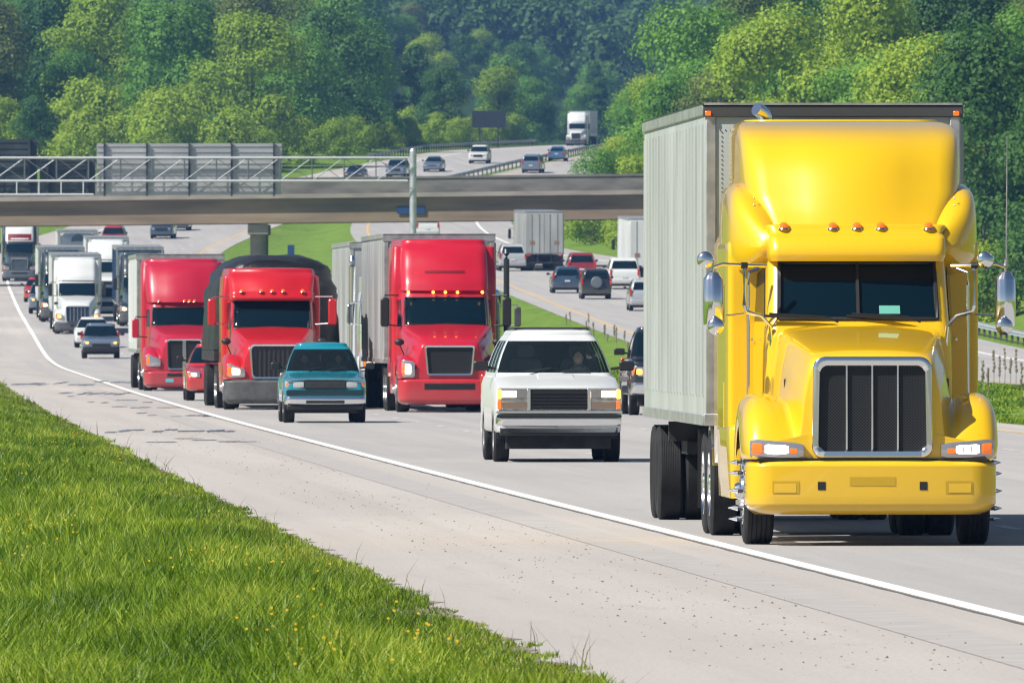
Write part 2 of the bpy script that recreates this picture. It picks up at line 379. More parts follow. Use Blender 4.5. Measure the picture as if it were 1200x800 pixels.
def grass(name, n, ysamp, xsamp, hmul, m, label, wmul=1.0, hbase=(.12, .30)):
    Y = ysamp(n); X = xsamp(Y, n); Z = ground(X, Y) - .02
    h = (hbase[0] + (hbase[1] - hbase[0]) * rng.random(n) ** 1.6) * hmul(X, Y)
    clump = np.array([mnoise.noise(Vector((x * .9, y * .12, 3.1))) for x, y in zip(X, Y)])
    h *= np.clip(1 + 1.1 * clump, .45, 1.9)
    wd = (.0034 + .0042 * rng.random(n)) * wmul * np.maximum(1, Y / 130)
    an = rng.random(n) * 2 * np.pi; lean = h * (.15 + .55 * rng.random(n)); la = rng.random(n) * 2 * np.pi + .0
    dx, dy = np.cos(an) * wd, np.sin(an) * wd * .3; lx, ly = np.cos(la) * lean, np.sin(la) * lean
    base = np.stack([X, Y, Z], 1)
    def P(t, s): return base + np.stack([lx * t * t + dx * s, ly * t * t + dy * s, h * t * (1 - .12 * t)], 1)
    V = np.stack([P(0, 1), P(0, -1), P(.55, .85), P(.55, -.85), P(1, 0)], 1).reshape(-1, 3)
    i = np.arange(n)[:, None] * 5
    me = numpy_mesh(name, V, i + np.array([[0, 1, 3, 2]]), i + np.array([[2, 3, 4]]), [m])
    o = bpy.data.objects.new(name, me); col.objects.link(o); tag(o, label, "grass", None, "stuff"); return o
def ed(Y): return XA(Y) - SO(Y)
def ys1(n): u = rng.random(n); return 84 * (520 / 84) ** u
def xs1(Y, n):
    l = np.minimum(-600 * Y / F - .8, ed(Y) - 1.2); r_ = ed(Y) + .08 + .26 * np.array([mnoise.noise(Vector((0, y * .6, 0))) for y in Y])
    return l + (r_ - l) * rng.random(n) ** .92
def hm1(X, Y):
    d = ed(Y) - X; return np.clip(.35 + d * .55, .3, 1.0) * .95
grass("verge_grass", 430000, ys1, xs1, hm1, BLADE, "lush bright green grass on the verge")
# taller seed stems along the verge
grass("tall_grass_stems", 2500, ys1, xs1, lambda X, Y: np.ones_like(X) * 1.0, blade_mat("stem_blades", (.10, .12, .03), (.16, .17, .05), (.22, .2, .08), (.3, .26, .12)),
      "sparse taller straw coloured grass stems in the verge", .5, (.18, .33))
def ys2(n): return 270 * (700 / 270) ** rng.random(n)
def xs2(Y, n):
    a, b = XA(Y) + WA(Y) + 1.6, XB(Y); return a + (b - a) * rng.random(n)
grass("median_grass", 150000, ys2, xs2, lambda X, Y: np.ones_like(X) * .45, BLADE, "mown bright green grass in the median", 1.3)
# yellow flowers
n = 520; Y = 90 * (260 / 90) ** rng.random(n); X = xs1(Y, n)
c = np.array([mnoise.noise(Vector((x * .5, y * .05, 9))) for x, y in zip(X, Y)]); kp = (c > .05) & (X < ed(Y) - .5); X, Y = X[kp], Y[kp]
Z = ground(X, Y) + .16 + .14 * rng.random(len(X)); r_ = .011
ang = np.arange(6) * np.pi / 3
V = np.stack([np.stack([X + r_ * np.cos(t), Y + r_ * .5, Z + r_ * np.sin(t) * .8], 1) for t in ang], 1).reshape(-1, 3)
i = np.arange(len(X))[:, None] * 6
me = numpy_mesh("yellow_flowers", V, np.concatenate([i + np.array([[0, 1, 2, 3]]), i + np.array([[0, 3, 4, 5]])]), None, [mat("yellow_petals", (.85, .55, .02), .6)])
o = bpy.data.objects.new("yellow_flowers", me); col.objects.link(o); tag(o, "tiny yellow wild flowers scattered in the verge grass", "flowers", None, "stuff")
# debris on shoulder
n = 2600; Y = 95 * (330 / 95) ** rng.random(n); X = XA(Y) - .5 - 2.9 * rng.beta(2, 2, n)
V = []; Fc = []
for x, y in zip(X, Y):
    s = .003 + .011 * random.random() ** 4; s2 = s * (.6 + random.random()); o_ = len(V)
    V += [(x - s, y, .001), (x + s, y - s, .001), (x + s * .4, y + s2, .001), (x + random.uniform(-s, s) * .5, y, s2 * .8)]
    Fc += [(o_, o_ + 1, o_ + 3), (o_ + 1, o_ + 2, o_ + 3), (o_ + 2, o_, o_ + 3)]
me = numpy_mesh("gravel", np.array(V), None, np.array(Fc), [mat("grit", (.09, .08, .07), .9)])
o = bpy.data.objects.new("gravel", me); col.objects.link(o); tag(o, "dark grit scattered on the pale shoulder", "gravel", None, "stuff")

# ---------------------------------------------------------------- trees
def leaf_mat(name, c1, c2, c3):
    m = bpy.data.materials.new(name); m.use_nodes = True; n = m.node_tree; b = n.nodes["Principled BSDF"]; L = n.links.new
    b.inputs["Roughness"].default_value = .6; b.inputs["Specular IOR Level"].default_value = .25
    g = n.nodes.new("ShaderNodeNewGeometry"); r = n.nodes.new("ShaderNodeValToRGB"); e = r.color_ramp.elements
    e[0].color = (*c1, 1); e[1].color = (*c3, 1); k = e.new(.5); k.color = (*c2, 1)
    oi = n.nodes.new("ShaderNodeObjectInfo")
    t = n.nodes.new("ShaderNodeTexNoise"); t.inputs["Scale"].default_value = .35; t.inputs["Detail"].default_value = 3; L(g.outputs["Position"], t.inputs[0])
    def mul(a, f):
        x = n.nodes.new("ShaderNodeMath"); x.operation = 'MULTIPLY'; L(a, x.inputs[0]); x.inputs[1].default_value = f; return x.outputs[0]
    def add(a, q):
        x = n.nodes.new("ShaderNodeMath"); x.operation = 'ADD'; L(a, x.inputs[0]); L(q, x.inputs[1]); return x.outputs[0]
    L(add(add(mul(g.outputs["Random Per Island"], .3), mul(oi.outputs["Random"], .45)), mul(t.outputs[0], .3)), r.inputs[0])
    L(r.outputs[0], b.inputs["Base Color"])
    tr = n.nodes.new("ShaderNodeBsdfTranslucent"); L(r.outputs[0], tr.inputs[0])
    mx = n.nodes.new("ShaderNodeMixShader"); mx.inputs[0].default_value = .38; L(b.outputs[0], mx.inputs[1]); L(tr.outputs[0], mx.inputs[2])
    L(mx.outputs[0], n.nodes["Material Output"].inputs[0]); MAT[name] = m; return m
LEAF_MID = leaf_mat("leaves_mid_green", (.065, .17, .022), (.135, .30, .036), (.24, .42, .06))
LEAF_YEL = leaf_mat("leaves_yellow_green", (.16, .27, .02), (.28, .41, .032), (.42, .52, .055))
LEAF_DRK = leaf_mat("leaves_dark_green", (.035, .105, .024), (.065, .16, .03), (.11, .23, .045))
LEAF_OLV = leaf_mat("leaves_olive", (.10, .15, .035), (.16, .21, .05), (.24, .28, .07))
BARK = mat("bark", (.10, .08, .06), .9, var=.3, vscale=6)

def crown_mesh(seed, nl, leaf, rad=4.8, h0=0., h1=12.5, lobes=34, m=None, shape='round'):
    r = np.random.default_rng(seed); P = []; N = []; H = h1 - h0; cz = (h0 + h1) / 2
    L_ = []
    for i in range(lobes):
        u = r.random(); zz = h0 + H * (.06 + .86 * u); prof = math.sqrt(max(.05, 1 - max(0, (u - .35) / .67) ** 2)) if shape == 'round' else (1.05 - u) ** .8 + .08
        a = r.random() * 2 * np.pi; rr = rad * prof * (.35 + .5 * r.random()); s = rad * (.26 + .24 * r.random()) * (1 if shape == 'round' else .7)
        L_.append((rr * math.cos(a), rr * math.sin(a), zz, s, s * (.65 + .3 * r.random())))
    wts = np.array([l[3] ** 2 for l in L_]); cnt = (nl * wts / wts.sum()).astype(int)
    for (x, y, z, s, sz), c in zip(L_, cnt):
        d = r.normal(size=(c, 3)); d /= np.linalg.norm(d, axis=1)[:, None]; d[:, 2] = np.where(d[:, 2] < -.5, -d[:, 2], d[:, 2])
        q = 1 + .16 * r.normal(size=c)[:, None]
        # secondary bumps
        bmp = 1 + .18 * np.sin(d[:, 0:1] * 7 + x * 3) * np.sin(d[:, 1:2] * 7 + y * 3) * 1.2
        P.append(np.array([x, y, z]) + d * np.array([s, s, sz]) * q * bmp); N.append(d)
    P = np.concatenate(P); N = np.concatenate(N) + .36 * r.normal(size=(len(P), 3)); N /= np.linalg.norm(N, axis=1)[:, None]
    up = r.normal(size=(len(P), 3)); U = np.cross(N, up); U /= np.linalg.norm(U, axis=1)[:, None]; Wv = np.cross(N, U)
    s = leaf * (.55 + .9 * r.random(len(P)))[:, None]
    V = np.stack([P - U * s * .5, P + Wv * s * .38 + N * s * .1, P + U * s * .5, P - Wv * s * .38 + N * s * .1], 1).reshape(-1, 3)
    i = np.arange(len(P))[:, None] * 4
    return numpy_mesh("crown", V, i + np.array([[0, 1, 2, 3]]), None, [m])
def trunk_mesh(seed, h=9., r0=.3):
    r = random.Random(seed); b = MB(); pts = [(0, 0, -.6)]; x = y = 0
    for i in range(1, 6): x += r.uniform(-.18, .18); y += r.uniform(-.18, .18); pts.append((x, y, h * i / 5))
    b.tube(pts, [r0 * 1.3, r0, r0 * .85, r0 * .65, r0 * .45, r0 * .2], 8)
    for i in range(7):
        a = r.uniform(0, 6.28); z = h * r.uniform(.3, .8); l = r.uniform(1.6, 3.2) * h / 10
        l *= .8; b.tube([(0, 0, z), (l * .5 * math.cos(a), l * .5 * math.sin(a), z + .08 * h), (l * math.cos(a), l * math.sin(a), z + .2 * h)], [r0 * .4, r0 * .25, r0 * .1], 5)
    me = bpy.data.meshes.new("trunk"); me.from_pydata(b.v, [], b.f); me.materials.append(BARK); return me
PROTO = {}
def proto(kind, m, seeds, nl, leaf, **kw):
    PROTO[kind] = [(crown_mesh(s, nl, leaf, m=m, **kw), trunk_mesh(s, *((1.6, .08) if kind == "bush" else (8.5, .3)))) for s in seeds]
proto('mid', LEAF_MID, (1, 2, 3, 4), 24000, .25)
proto('yel', LEAF_YEL, (11, 12), 24000, .25, h0=.3, lobes=30)
proto('drk', LEAF_DRK, (21, 22), 22000, .26)
proto('olv', LEAF_OLV, (31, 32), 24000, .24)
proto('fir', LEAF_DRK, (41,), 12000, .28, shape='cone', rad=3.4, h0=1, h1=15, lobes=44)
proto('bush', LEAF_YEL, (51, 52), 10000, .19, rad=3.0, h0=-.3, h1=4.2, lobes=16)
NAMES = {'mid': ("broadleaf_tree", "tree"), 'yel': ("broadleaf_tree", "tree"), 'drk': ("broadleaf_tree", "tree"), 'olv': ("broadleaf_tree", "tree"),
         'fir': ("conifer_tree", "tree"), 'bush': ("bush", "bush")}
LOOK = {'mid': "mid green broadleaf tree", 'yel': "yellow green broadleaf tree", 'drk': "dark green broadleaf tree", 'olv': "olive green broadleaf tree", 'fir': "dark conifer", 'bush': "pale green bush"}
trees = 0
def tree(kind, X, Y, sc, where, rz=None, zs=1.0):
    global trees
    cr, tk = random.choice(PROTO[kind]); nm, ct = NAMES[kind]
    z = float(ground(X, Y))
    r_ = empty(nm, (X, Y, z), random.uniform(0, 6.28) if rz is None else rz); r_.scale = (sc, sc, sc * zs)
    tag(r_, LOOK[kind] + " " + where, ct, LOOK[kind] + "s " + where)
    c_ = bpy.data.objects.new("crown", cr); col.objects.link(c_); c_.parent = r_
    t_ = bpy.data.objects.new("trunk", tk); col.objects.link(t_); t_.parent = r_
    trees += 1
rt = random.Random(5)
def pick(p): return rt.choices(list(p), list(p.values()))[0]
# left and centre woods behind the bridge
for (Y, base) in [(1500, 0), (1545, 1), (1600, 2), (1670, 3), (1750, 4), (1850, 5), (1960, 6), (2090, 7), (2240, 8), (2420, 9), (2560, 10), (2700, 10), (2860, 10)]:
    sp = 8.2 * (1 + base * .035); x0 = -690 * Y / F; x1 = 240 * Y / F
    x = x0 + rt.uniform(0, sp)
    while x < x1:
        a0 = float(XA(Y)) - 3.6; lim = a0 - (7 if Y < 1800 else 9)
        yy = Y + rt.uniform(-16, 16)
        if x < lim:
            s = rt.uniform(.78, 1.25)
            px = 600 + x * F / Y
            if px > 470: s *= .72
            elif 240 < px < 470 and base < 7: s *= 1.12
            tree(pick({'mid': 6, 'yel': 1.6, 'drk': 2.2, 'olv': 1, 'fir': .5}), x, yy, s, "in the wood beyond the bridge")
        x += sp * rt.uniform(.75, 1.25)
# right hand wood
for (Y, n_) in [(820, 0), (880, 0), (950, 0), (1020, 0), (1090, 0), (1140, 0), (1190, 0), (1250, 1), (1310, 1), (1370, 1), (1440, 1), (1520, 1), (1600, 1), (1700, 1), (1850, 1)]:
    b1 = float(XB(Y) + WB(Y)); x = b1 + rt.uniform(3.6, 4.6); x1 = 660 * Y / F
    first = True
    while x < x1:
        s = rt.uniform(.7, 1.0) if first else rt.uniform(.85, 1.25)
        px = 600 + x * F / Y
        if px < 742 and not (1150 < Y < 1260 and px > 684): x += 4; continue
        if px < 742: s *= .62
        elif px < 800: s *= .74
        kd = pick({'yel': 4, 'mid': 4, 'olv': 1}) if first else pick({'mid': 6, 'yel': 1.5, 'olv': 2.4, 'drk': 1.6})
        if Y < 1080 and first: kd = 'bush'; s *= 1.1
        tree(kd, x, Y + rt.uniform(-14, 14), s, "on the slope beside the far roadway")
        x += rt.uniform(5.2, 7.6) * (1 if Y < 1300 else 1.15) * (.75 if kd == 'bush' else 1); first = False
for px_ in range(-40, 500, 17):
    Y = rt.uniform(1462, 1488); x = (px_ + rt.uniform(-5, 5) - 600) * Y / F
    if x < float(XA(Y)) - 12: kd = pick({'bush': 3, 'mid': 2, 'drk': 1}); tree(kd, x, Y, rt.uniform(.9, 1.7) if kd == 'bush' else rt.uniform(.38, .62), "in the undergrowth beyond the bridge")
for i in range(14):
    Y = 1085 + i * 9; px_ = 672 + (i * 37) % 84
    X_ = (px_ - 600) * Y / F
    if X_ > float(XB(Y) + WB(Y)) + 3: tree('bush', X_, Y, rt.uniform(.75, 1.1), "behind the box trailers on the far verge")
# bushes along the left verge
for i in range(34):
    Y = 1440 + i * 11; x = float(XA(Y)) - 9.0 - rt.uniform(0, 2) - (i % 3) * 7
    if -680 < x * F / Y: tree('bush', x, Y, rt.uniform(.6, 1.0), "at the foot of the wood beyond the bridge")
print("TREES", trees)
# far off forest
FARL = leaf_mat("far_leaves", (.022, .07, .024), (.05, .125, .03), (.11, .20, .045))
src = [crown_mesh(s, 1100, 1.0, rad=6.5, h0=0, h1=15, lobes=14, m=FARL) for s in (61, 62, 63)]
arr = []
for m_ in src:
    v = np.empty(len(m_.vertices) * 3, np.float32); m_.vertices.foreach_get("co", v); arr.append(v.reshape(-1, 3))
Vs = []
for Y in list(np.arange(2650, 3600, 62)) + list(np.arange(3600, 5400, 95)):
    x = -800 * Y / F
    while x < 760 * Y / F:
        v = arr[rt.randrange(3)].copy(); s = rt.uniform(.7, 1.3); a_ = rt.uniform(0, 6.28); ca, sa = math.cos(a_) * s, math.sin(a_) * s
        px = 600 + x * F / Y; yy = Y + rt.uniform(-35, 35)
        if not (3500 < Y < 3750 and 690 < px < 790):
            v = np.stack([v[:, 0] * ca - v[:, 1] * sa + x, v[:, 0] * sa + v[:, 1] * ca + yy, v[:, 2] * s + float(ground(x, yy)) - 1], 1); Vs.append(v)
        x += rt.uniform(7, 11)
V = np.concatenate(Vs); i = np.arange(len(V) // 4)[:, None] * 4
me = numpy_mesh("forest", V, i + np.array([[0, 1, 2, 3]]), None, [FARL]); print("FAR", len(V))
o = bpy.data.objects.new("forest", me); col.objects.link(o); tag(o, "hazy blue green forest covering the far hills", "forest", None, "stuff")

# ---------------------------------------------------------------- bridge
CONC = mat("bridge_concrete", (.30, .27, .24), .85, var=.18, vscale=.5, bump=.2, stretch=(1, 1, 3))
CONCB = mat("brown_girder", (.24, .182, .125), .85, var=.28, vscale=.35, bump=.2, stretch=(.4, 1, 3))
CONCD = mat("weathered_parapet", (.165, .155, .142), .9, var=.28, vscale=.8, stretch=(.6, 1, 2))
GALV = mat("galvanised_steel", (.55, .58, .60), .45, .7, var=.15, vscale=3)
BY = 1040.
br = empty("road_bridge", (0, BY, 0)); tag(br, "grey concrete overpass with brown girder crossing the whole highway", "bridge")
x0, x1 = -62., 36.
def zr(x, z): return z + .0012 * 17 * (x + 10) * .55      # gentle climb to the right
def bar(b, xa, xb, ya, yb, za, zb_, mi=0, n=6):
    for i in range(n):
        p, q = xa + (xb - xa) * i / n, xa + (xb - xa) * (i + 1) / n
        b.add([(p, ya, zr(p, za)), (q, ya, zr(q, za)), (q, yb, zr(q, za)), (p, yb, zr(p, za)), (p, ya, zr(p, zb_)), (q, ya, zr(q, zb_)), (q, yb, zr(q, zb_)), (p, yb, zr(p, zb_))],
              [(0, 3, 2, 1), (4, 5, 6, 7), (0, 1, 5, 4), (1, 2, 6, 5), (2, 3, 7, 6), (3, 0, 4, 7)], mi)
b = MB()
for y in (0, 2.6, 5.2, 7.8, 10.4): bar(b, x0, x1, y, y + .6, 8.55, 10.2, 0, 1)
b.build("girder", CONCB, br, smooth=False)
b = MB(); bar(b, x0, x1, -.45, 11.6, 10.203, 10.5, 0, 1); b.build("deck", CONC, br, smooth=False)
for yy in (-.45, 11.2):
    b = MB(); bar(b, x0, x1, yy, yy + .35, 10.503, 11.45, 0, 1); bar(b, x0, x1, yy - .06, yy + .41, 11.453, 11.6, 0, 1); b.build("parapet", CONCD, br, smooth=False)
for px_, hw in ((-17.2, .55),):
    g0 = float(ground(px_, BY + 5))
    for y in (1.5, 5.6, 9.5): b = MB(); b.lathe([(-.5, hw), (8.0 - g0, hw)], (px_, y, g0), 'z', 20); b.build("column", CONC, br)
b = MB(); b.box(-17.9, -16.5, .3, 10.8, 7.7, 8.4); b.build("pier_cap", CONC, br, bevel=.05)
for xa in (-62, 26):
    b = MB(); b.box(xa, xa + 10, 0.7, 10.3, -1, 8.5); b.build("abutment", CONC, br, bevel=.05)

# ---------------------------------------------------------------- sign gantry
GY = 985.; gg = empty("sign_gantry", (0, GY, 0)); tag(gg, "galvanised overhead sign gantry truss spanning the oncoming lanes in front of the bridge", "gantry")
def Z(py): return HC + (370 - py) * GY / F
def Xp(px): return (px - 600) * GY / F
b = MB(); b.tube([(Xp(484), 0, float(ground(Xp(484), GY))), (Xp(484), 0, Z(178))], .22, 14); b.ball((Xp(484), 0, Z(178)), .23, 10); b.build("post", GALV, gg)
b = MB(); b.tube([(Xp(-420), 0, -.5), (Xp(-420), 0, Z(178))], .22, 14); b.build("post", GALV, gg)
xl, xr = Xp(-420), Xp(478)
b = MB()
for y in (-.55, .55):
    for zz in (Z(185), Z(212)): b.tube([(xl, y, zz), (xr, y, zz)], .07, 8)
b.build("chord", mat("bright_galvanised", (.62, .64, .66), .5, .4), gg)
b = MB(); npn = 24; dx = (xr - xl) / npn
for i in range(npn):
    xa = xl + i * dx
    for y in (-.55, .55):
        b.tube([(xa, y, Z(212)), (xa, y, Z(185))], .035, 6)
        b.tube([(xa, y, Z(212) if i % 2 else Z(185)), (xa + dx, y, Z(185) if i % 2 else Z(212))], .025, 6)
        b.tube([(xa, y, Z(185) if i % 2 else Z(212)), (xa + dx, y, Z(212) if i % 2 else Z(185))], .02, 5)
    for zz in (Z(185), Z(212)): b.tube([(xa, -.55, zz), (xa, .55, zz)], .03, 5)
b.build("lattice", mat("grey_lattice", (.20, .22, .235), .5, .6), gg)
SIGNB = mat("sign_back", (.46, .46, .475), .45, .5, var=.15, vscale=.7, stretch=(.3, 1, 3))
SIGND = mat("dark_sign_back", (.035, .045, .05), .6, .2, var=.3, vscale=.8)
def signpanel(pxa, pxb, pya, pyb, m, nm):
    b = MB(); xa, xb = Xp(pxa), Xp(pxb); za, zb_ = Z(pyb), Z(pya)
    b.box(xa, xb, .95, 1.0, za, zb_, 0)
    n = 9
    for i in range(n):
        z = za + (zb_ - za) * (i + .5) / n; b.box(xa + .02, xb - .02, .90, .948, z - .02, z + .02, 0)
    k = max(2, int((xb - xa) / 2))
    for i in range(k):
        x = xa + .5 + (xb - xa - 1) * i / (k - 1); b.box(x - .06, x + .06, .72, .898, za - .1, zb_ + .05, 1)
    return b.build(nm, [m, SIGND], gg, smooth=False)
signpanel(113, 330, 168, 228, SIGNB, "sign_panel")
o = signpanel(-120, 43, 163, 228, SIGND, "sign_panel"); o["label"] = "dark sign panel"
o = signpanel(46, 111, 187, 228, SIGND, "sign_panel"); o["label"] = "dark sign panel"
b = MB(); b.tube([(Xp(-120), -.75, Z(228)), (Xp(110), -.75, Z(228))], .06, 8)
for i in range(9): x = Xp(-110 + i * 26); b.tube([(x, -.75, Z(228)), (x, -.55, Z(212))], .035, 6)
b.build("walkway_rail", mat("bright_galvanised"), gg)
# small blue sign on girder
BLUE = mat("blue_sign", (.018, .055, .17), .5)
t_ = empty("bridge_sign", (Xp(475), BY - .08, 9.35)); tag(t_, "small blue plate fixed to the side of the bridge girder", "sign")
b = MB(); b.box(-.95, .95, -.04, 0, -.25, .25); b.build("plate", BLUE, t_, bevel=.01)
b = MB(); b.box(-.85, -.75, 0, .07, -.2, .2); b.box(.75, .85, 0, .07, -.2, .2); b.build("bracket", GALV, t_)
def roadsign(name, px, py0, py1, wpx, Y, m, label, post=True):
    p = W(px, (py0 + py1) / 2, Y); g0 = float(ground(p.x, Y)); s = Y / F
    t_ = empty(name, (p.x, Y, g0)); tag(t_, label, "sign")
    hw = wpx * s / 2; hz = (py1 - py0) * s / 2; zc = p.z - g0
    b = MB(); b.box(-hw, hw, -.03, .0, zc - hz, zc + hz); b.build("plate", m, t_, bevel=.01)
    for sx in (-.6, .6): b = MB(); b.box(hw * sx - .05, hw * sx + .05, .002, .09, -.3, zc + hz * .8); b.build("post", GALV, t_)
roadsign("road_sign", 341, 287, 299, 8, 1180, BLUE, "small blue sign standing in the grass median under the bridge")
roadsign("road_sign", 1184, 310, 331, 22, 845, mat("pale_sign_back", (.30, .33, .35), .5, .4), "pale grey sign standing beyond the guard rail beside the yellow truck's mirror")
roadsign("road_sign", 628, 245, 268, 42, 1120, BLUE, "wide blue sign on the far verge above the grey box trailer")
# dark board in the wood
t_ = empty("billboard", (W(573, 140, 1720).x, 1720, float(ground(W(573, 140, 1720).x, 1720)))); tag(t_, "dark back of a billboard standing in front of the wood", "billboard")
p = W(573, 140, 1720); zc = p.z - t_.location.z
b = MB(); b.box(-1.9, 1.9, -.06, .0, zc - .95, zc + .95); b.build("board", mat("dark_board", (.015, .02, .03), .8, var=.3), t_)
for q in (-1.1, .95): b = MB(); b.box(q, q + .15, .003, .15, -.3, zc + .6); b.build("post", mat("dark_board"), t_)
t_.location.x = p.x
# guard rails
def rail(name, xf, zf, y0, y1, label, step=4., ph=.7):
    t_ = empty(name, (0, 0, 0)); tag(t_, label, "guard rail")
    b = MB(); ys = np.arange(y0, y1 + .1, step); pr = [(-.02, .42), (.05, .50), (-.02, .56), (.05, .64), (-.02, .74)]
    b.grid([[(float(xf(y)) + dx_, y, float(zf(y)) + dz_) for dx_, dz_ in pr] for y in ys]); b.build("rail_beam", GALV, t_)
    b = MB()
    for y in ys: x = float(xf(y)); z = float(zf(y)); b.box(x + .08, x + .2, y - .06, y + .06, z - .3, z + ph)
    o = b.build("post", mat("rail_post", (.10, .09, .08), .8), t_, smooth=False); o["kind"] = "stuff"
rail("guard_rail", lambda Y: XB(Y) + WB(Y) + .6, ZB, 700, 1010, "long steel guard rail along the outer edge of the far roadway")
rail("guard_rail", lambda Y: (XA(Y) + WA(Y) + 1.6 + XB(Y)) / 2, ZA, 1400, 1800, "dark guard rail dividing the two roadways above the bridge")
rail("guard_rail", lambda Y: XA(Y) - 4.2, ZA, 1520, 1800, "guard rail at the foot of the wood beside the oncoming lanes")
# weed stalks by the far roadway
WEED = mat("dry_weed", (.20, .175, .12), .9)
for i in range(46):
    Y = 500 + rt.random() * 330 if i > 9 else 440 + rt.random() * 60
    x = float(XB(Y)) - rt.uniform(.2, 1.4); h = rt.uniform(.8, 1.25) if i <= 9 else rt.uniform(.4, .9)
    if i <= 9: x = (1145 + i * 6.5 - 600) * Y / F
    b = MB(); b.tube([(0, 0, -.05), (.02, 0, h * .6), (rt.uniform(-.05, .05), 0, h)], [.012, .010, .006], 5)
    for q in range(6): z = h * (.45 + .1 * q); b.ball((rt.uniform(-.02, .02), 0, z), .045 * rt.uniform(.7, 1.3), 6, sc=(1, 1, 1.3))
    o = b.build("weed_stalk", WEED); o.location = (x, Y, float(ground(x, Y))); tag(o, "brown dock stalk at the edge of the far roadway", "plant", "brown dock stalks beside the far roadway")
# far houses in the clearing
ROOF = mat("brown_roof", (.13, .08, .08), .8); WALLP = mat("pale_wall", (.5, .45, .42), .8)
for i, (px, Y) in enumerate([(712, 3700), (738, 3650), (764, 3710)]):
    x = (px - 600) * Y / F; g0 = float(ground(x, Y)) - .5
    t_ = empty("house", (x, Y, g0), .3 * i); tag(t_, ["distant low house, leftmost of three in the hazy clearing", "distant low house, middle of three in the hazy clearing", "distant low house, rightmost of three in the hazy clearing"][i], "house", "houses in the hazy clearing")
    b = MB(); b.box(-3.5, 3.5, -3, 3, 0, 3); b.build("wall", WALLP, t_)
    b = MB(); b.add([(-3.8, -3.4, 3.01), (3.8, -3.4, 3.01), (3.8, 3.4, 3.01), (-3.8, 3.4, 3.01), (-3.8, 0, 5), (3.8, 0, 5)], [(0, 1, 5, 4), (2, 3, 4, 5), (0, 4, 3), (1, 2, 5), (3, 2, 1, 0)]); b.build("roof", ROOF, t_, smooth=False)
    for wx in (-1.8, 1.4):
        b = MB(); b.box(wx - .5, wx + .5, -3.05, -2.99, 1, 2.1); b.build("window", GLASS2, t_)
# haze
hz = MB(); hz.box(-900, 900, -80, 6050, -15, 215); ho = hz.build("haze", [], smooth=False)
hm = bpy.data.materials.new("haze"); hm.use_nodes = True; n = hm.node_tree; n.nodes.clear()
out = n.nodes.new("ShaderNodeOutputMaterial"); pv = n.nodes.new("ShaderNodeVolumePrincipled")
pv.inputs["Color"].default_value = (.24, .50, 1.0, 1); pv.inputs["Density"].default_value = .0001; pv.inputs["Anisotropy"].default_value = .2
n.links.new(pv.outputs[0], out.inputs["Volume"]); ho.data.materials.append(hm)
tag(ho, "thin blue haze in the air over the far hills", "haze", None, "stuff")
# ================================================================ vehicle building blocks
def cat(vals, t):
    """smooth (monotone-ish) interpolation through (t, v...) keys"""
    ts = [k[0] for k in vals]
    if t <= ts[0]: return vals[0][1:]
    if t >= ts[-1]: return vals[-1][1:]
    i = max(j for j in range(len(ts) - 1) if ts[j] <= t)
    h = ts[i + 1] - ts[i]; u = (t - ts[i]) / h; out = []
    for c in range(1, len(vals[0])):
        p1, p2 = vals[i][c], vals[i + 1][c]
        d = (p2 - p1) / h
        def slope(j):
            if j <= 0 or j >= len(ts) - 1: return None
            a = (vals[j][c] - vals[j - 1][c]) / (ts[j] - ts[j - 1]); b = (vals[j + 1][c] - vals[j][c]) / (ts[j + 1] - ts[j])
            return 0. if a * b <= 0 else 2 * a * b / (a + b)
        m1 = slope(i); m2 = slope(i + 1); m1 = d if m1 is None else m1; m2 = d if m2 is None else m2
        out.append((2 * u**3 - 3 * u**2 + 1) * p1 + (u**3 - 2 * u**2 + u) * h * m1 + (-2 * u**3 + 3 * u**2) * p2 + (u**3 - u**2) * h * m2)
    return out

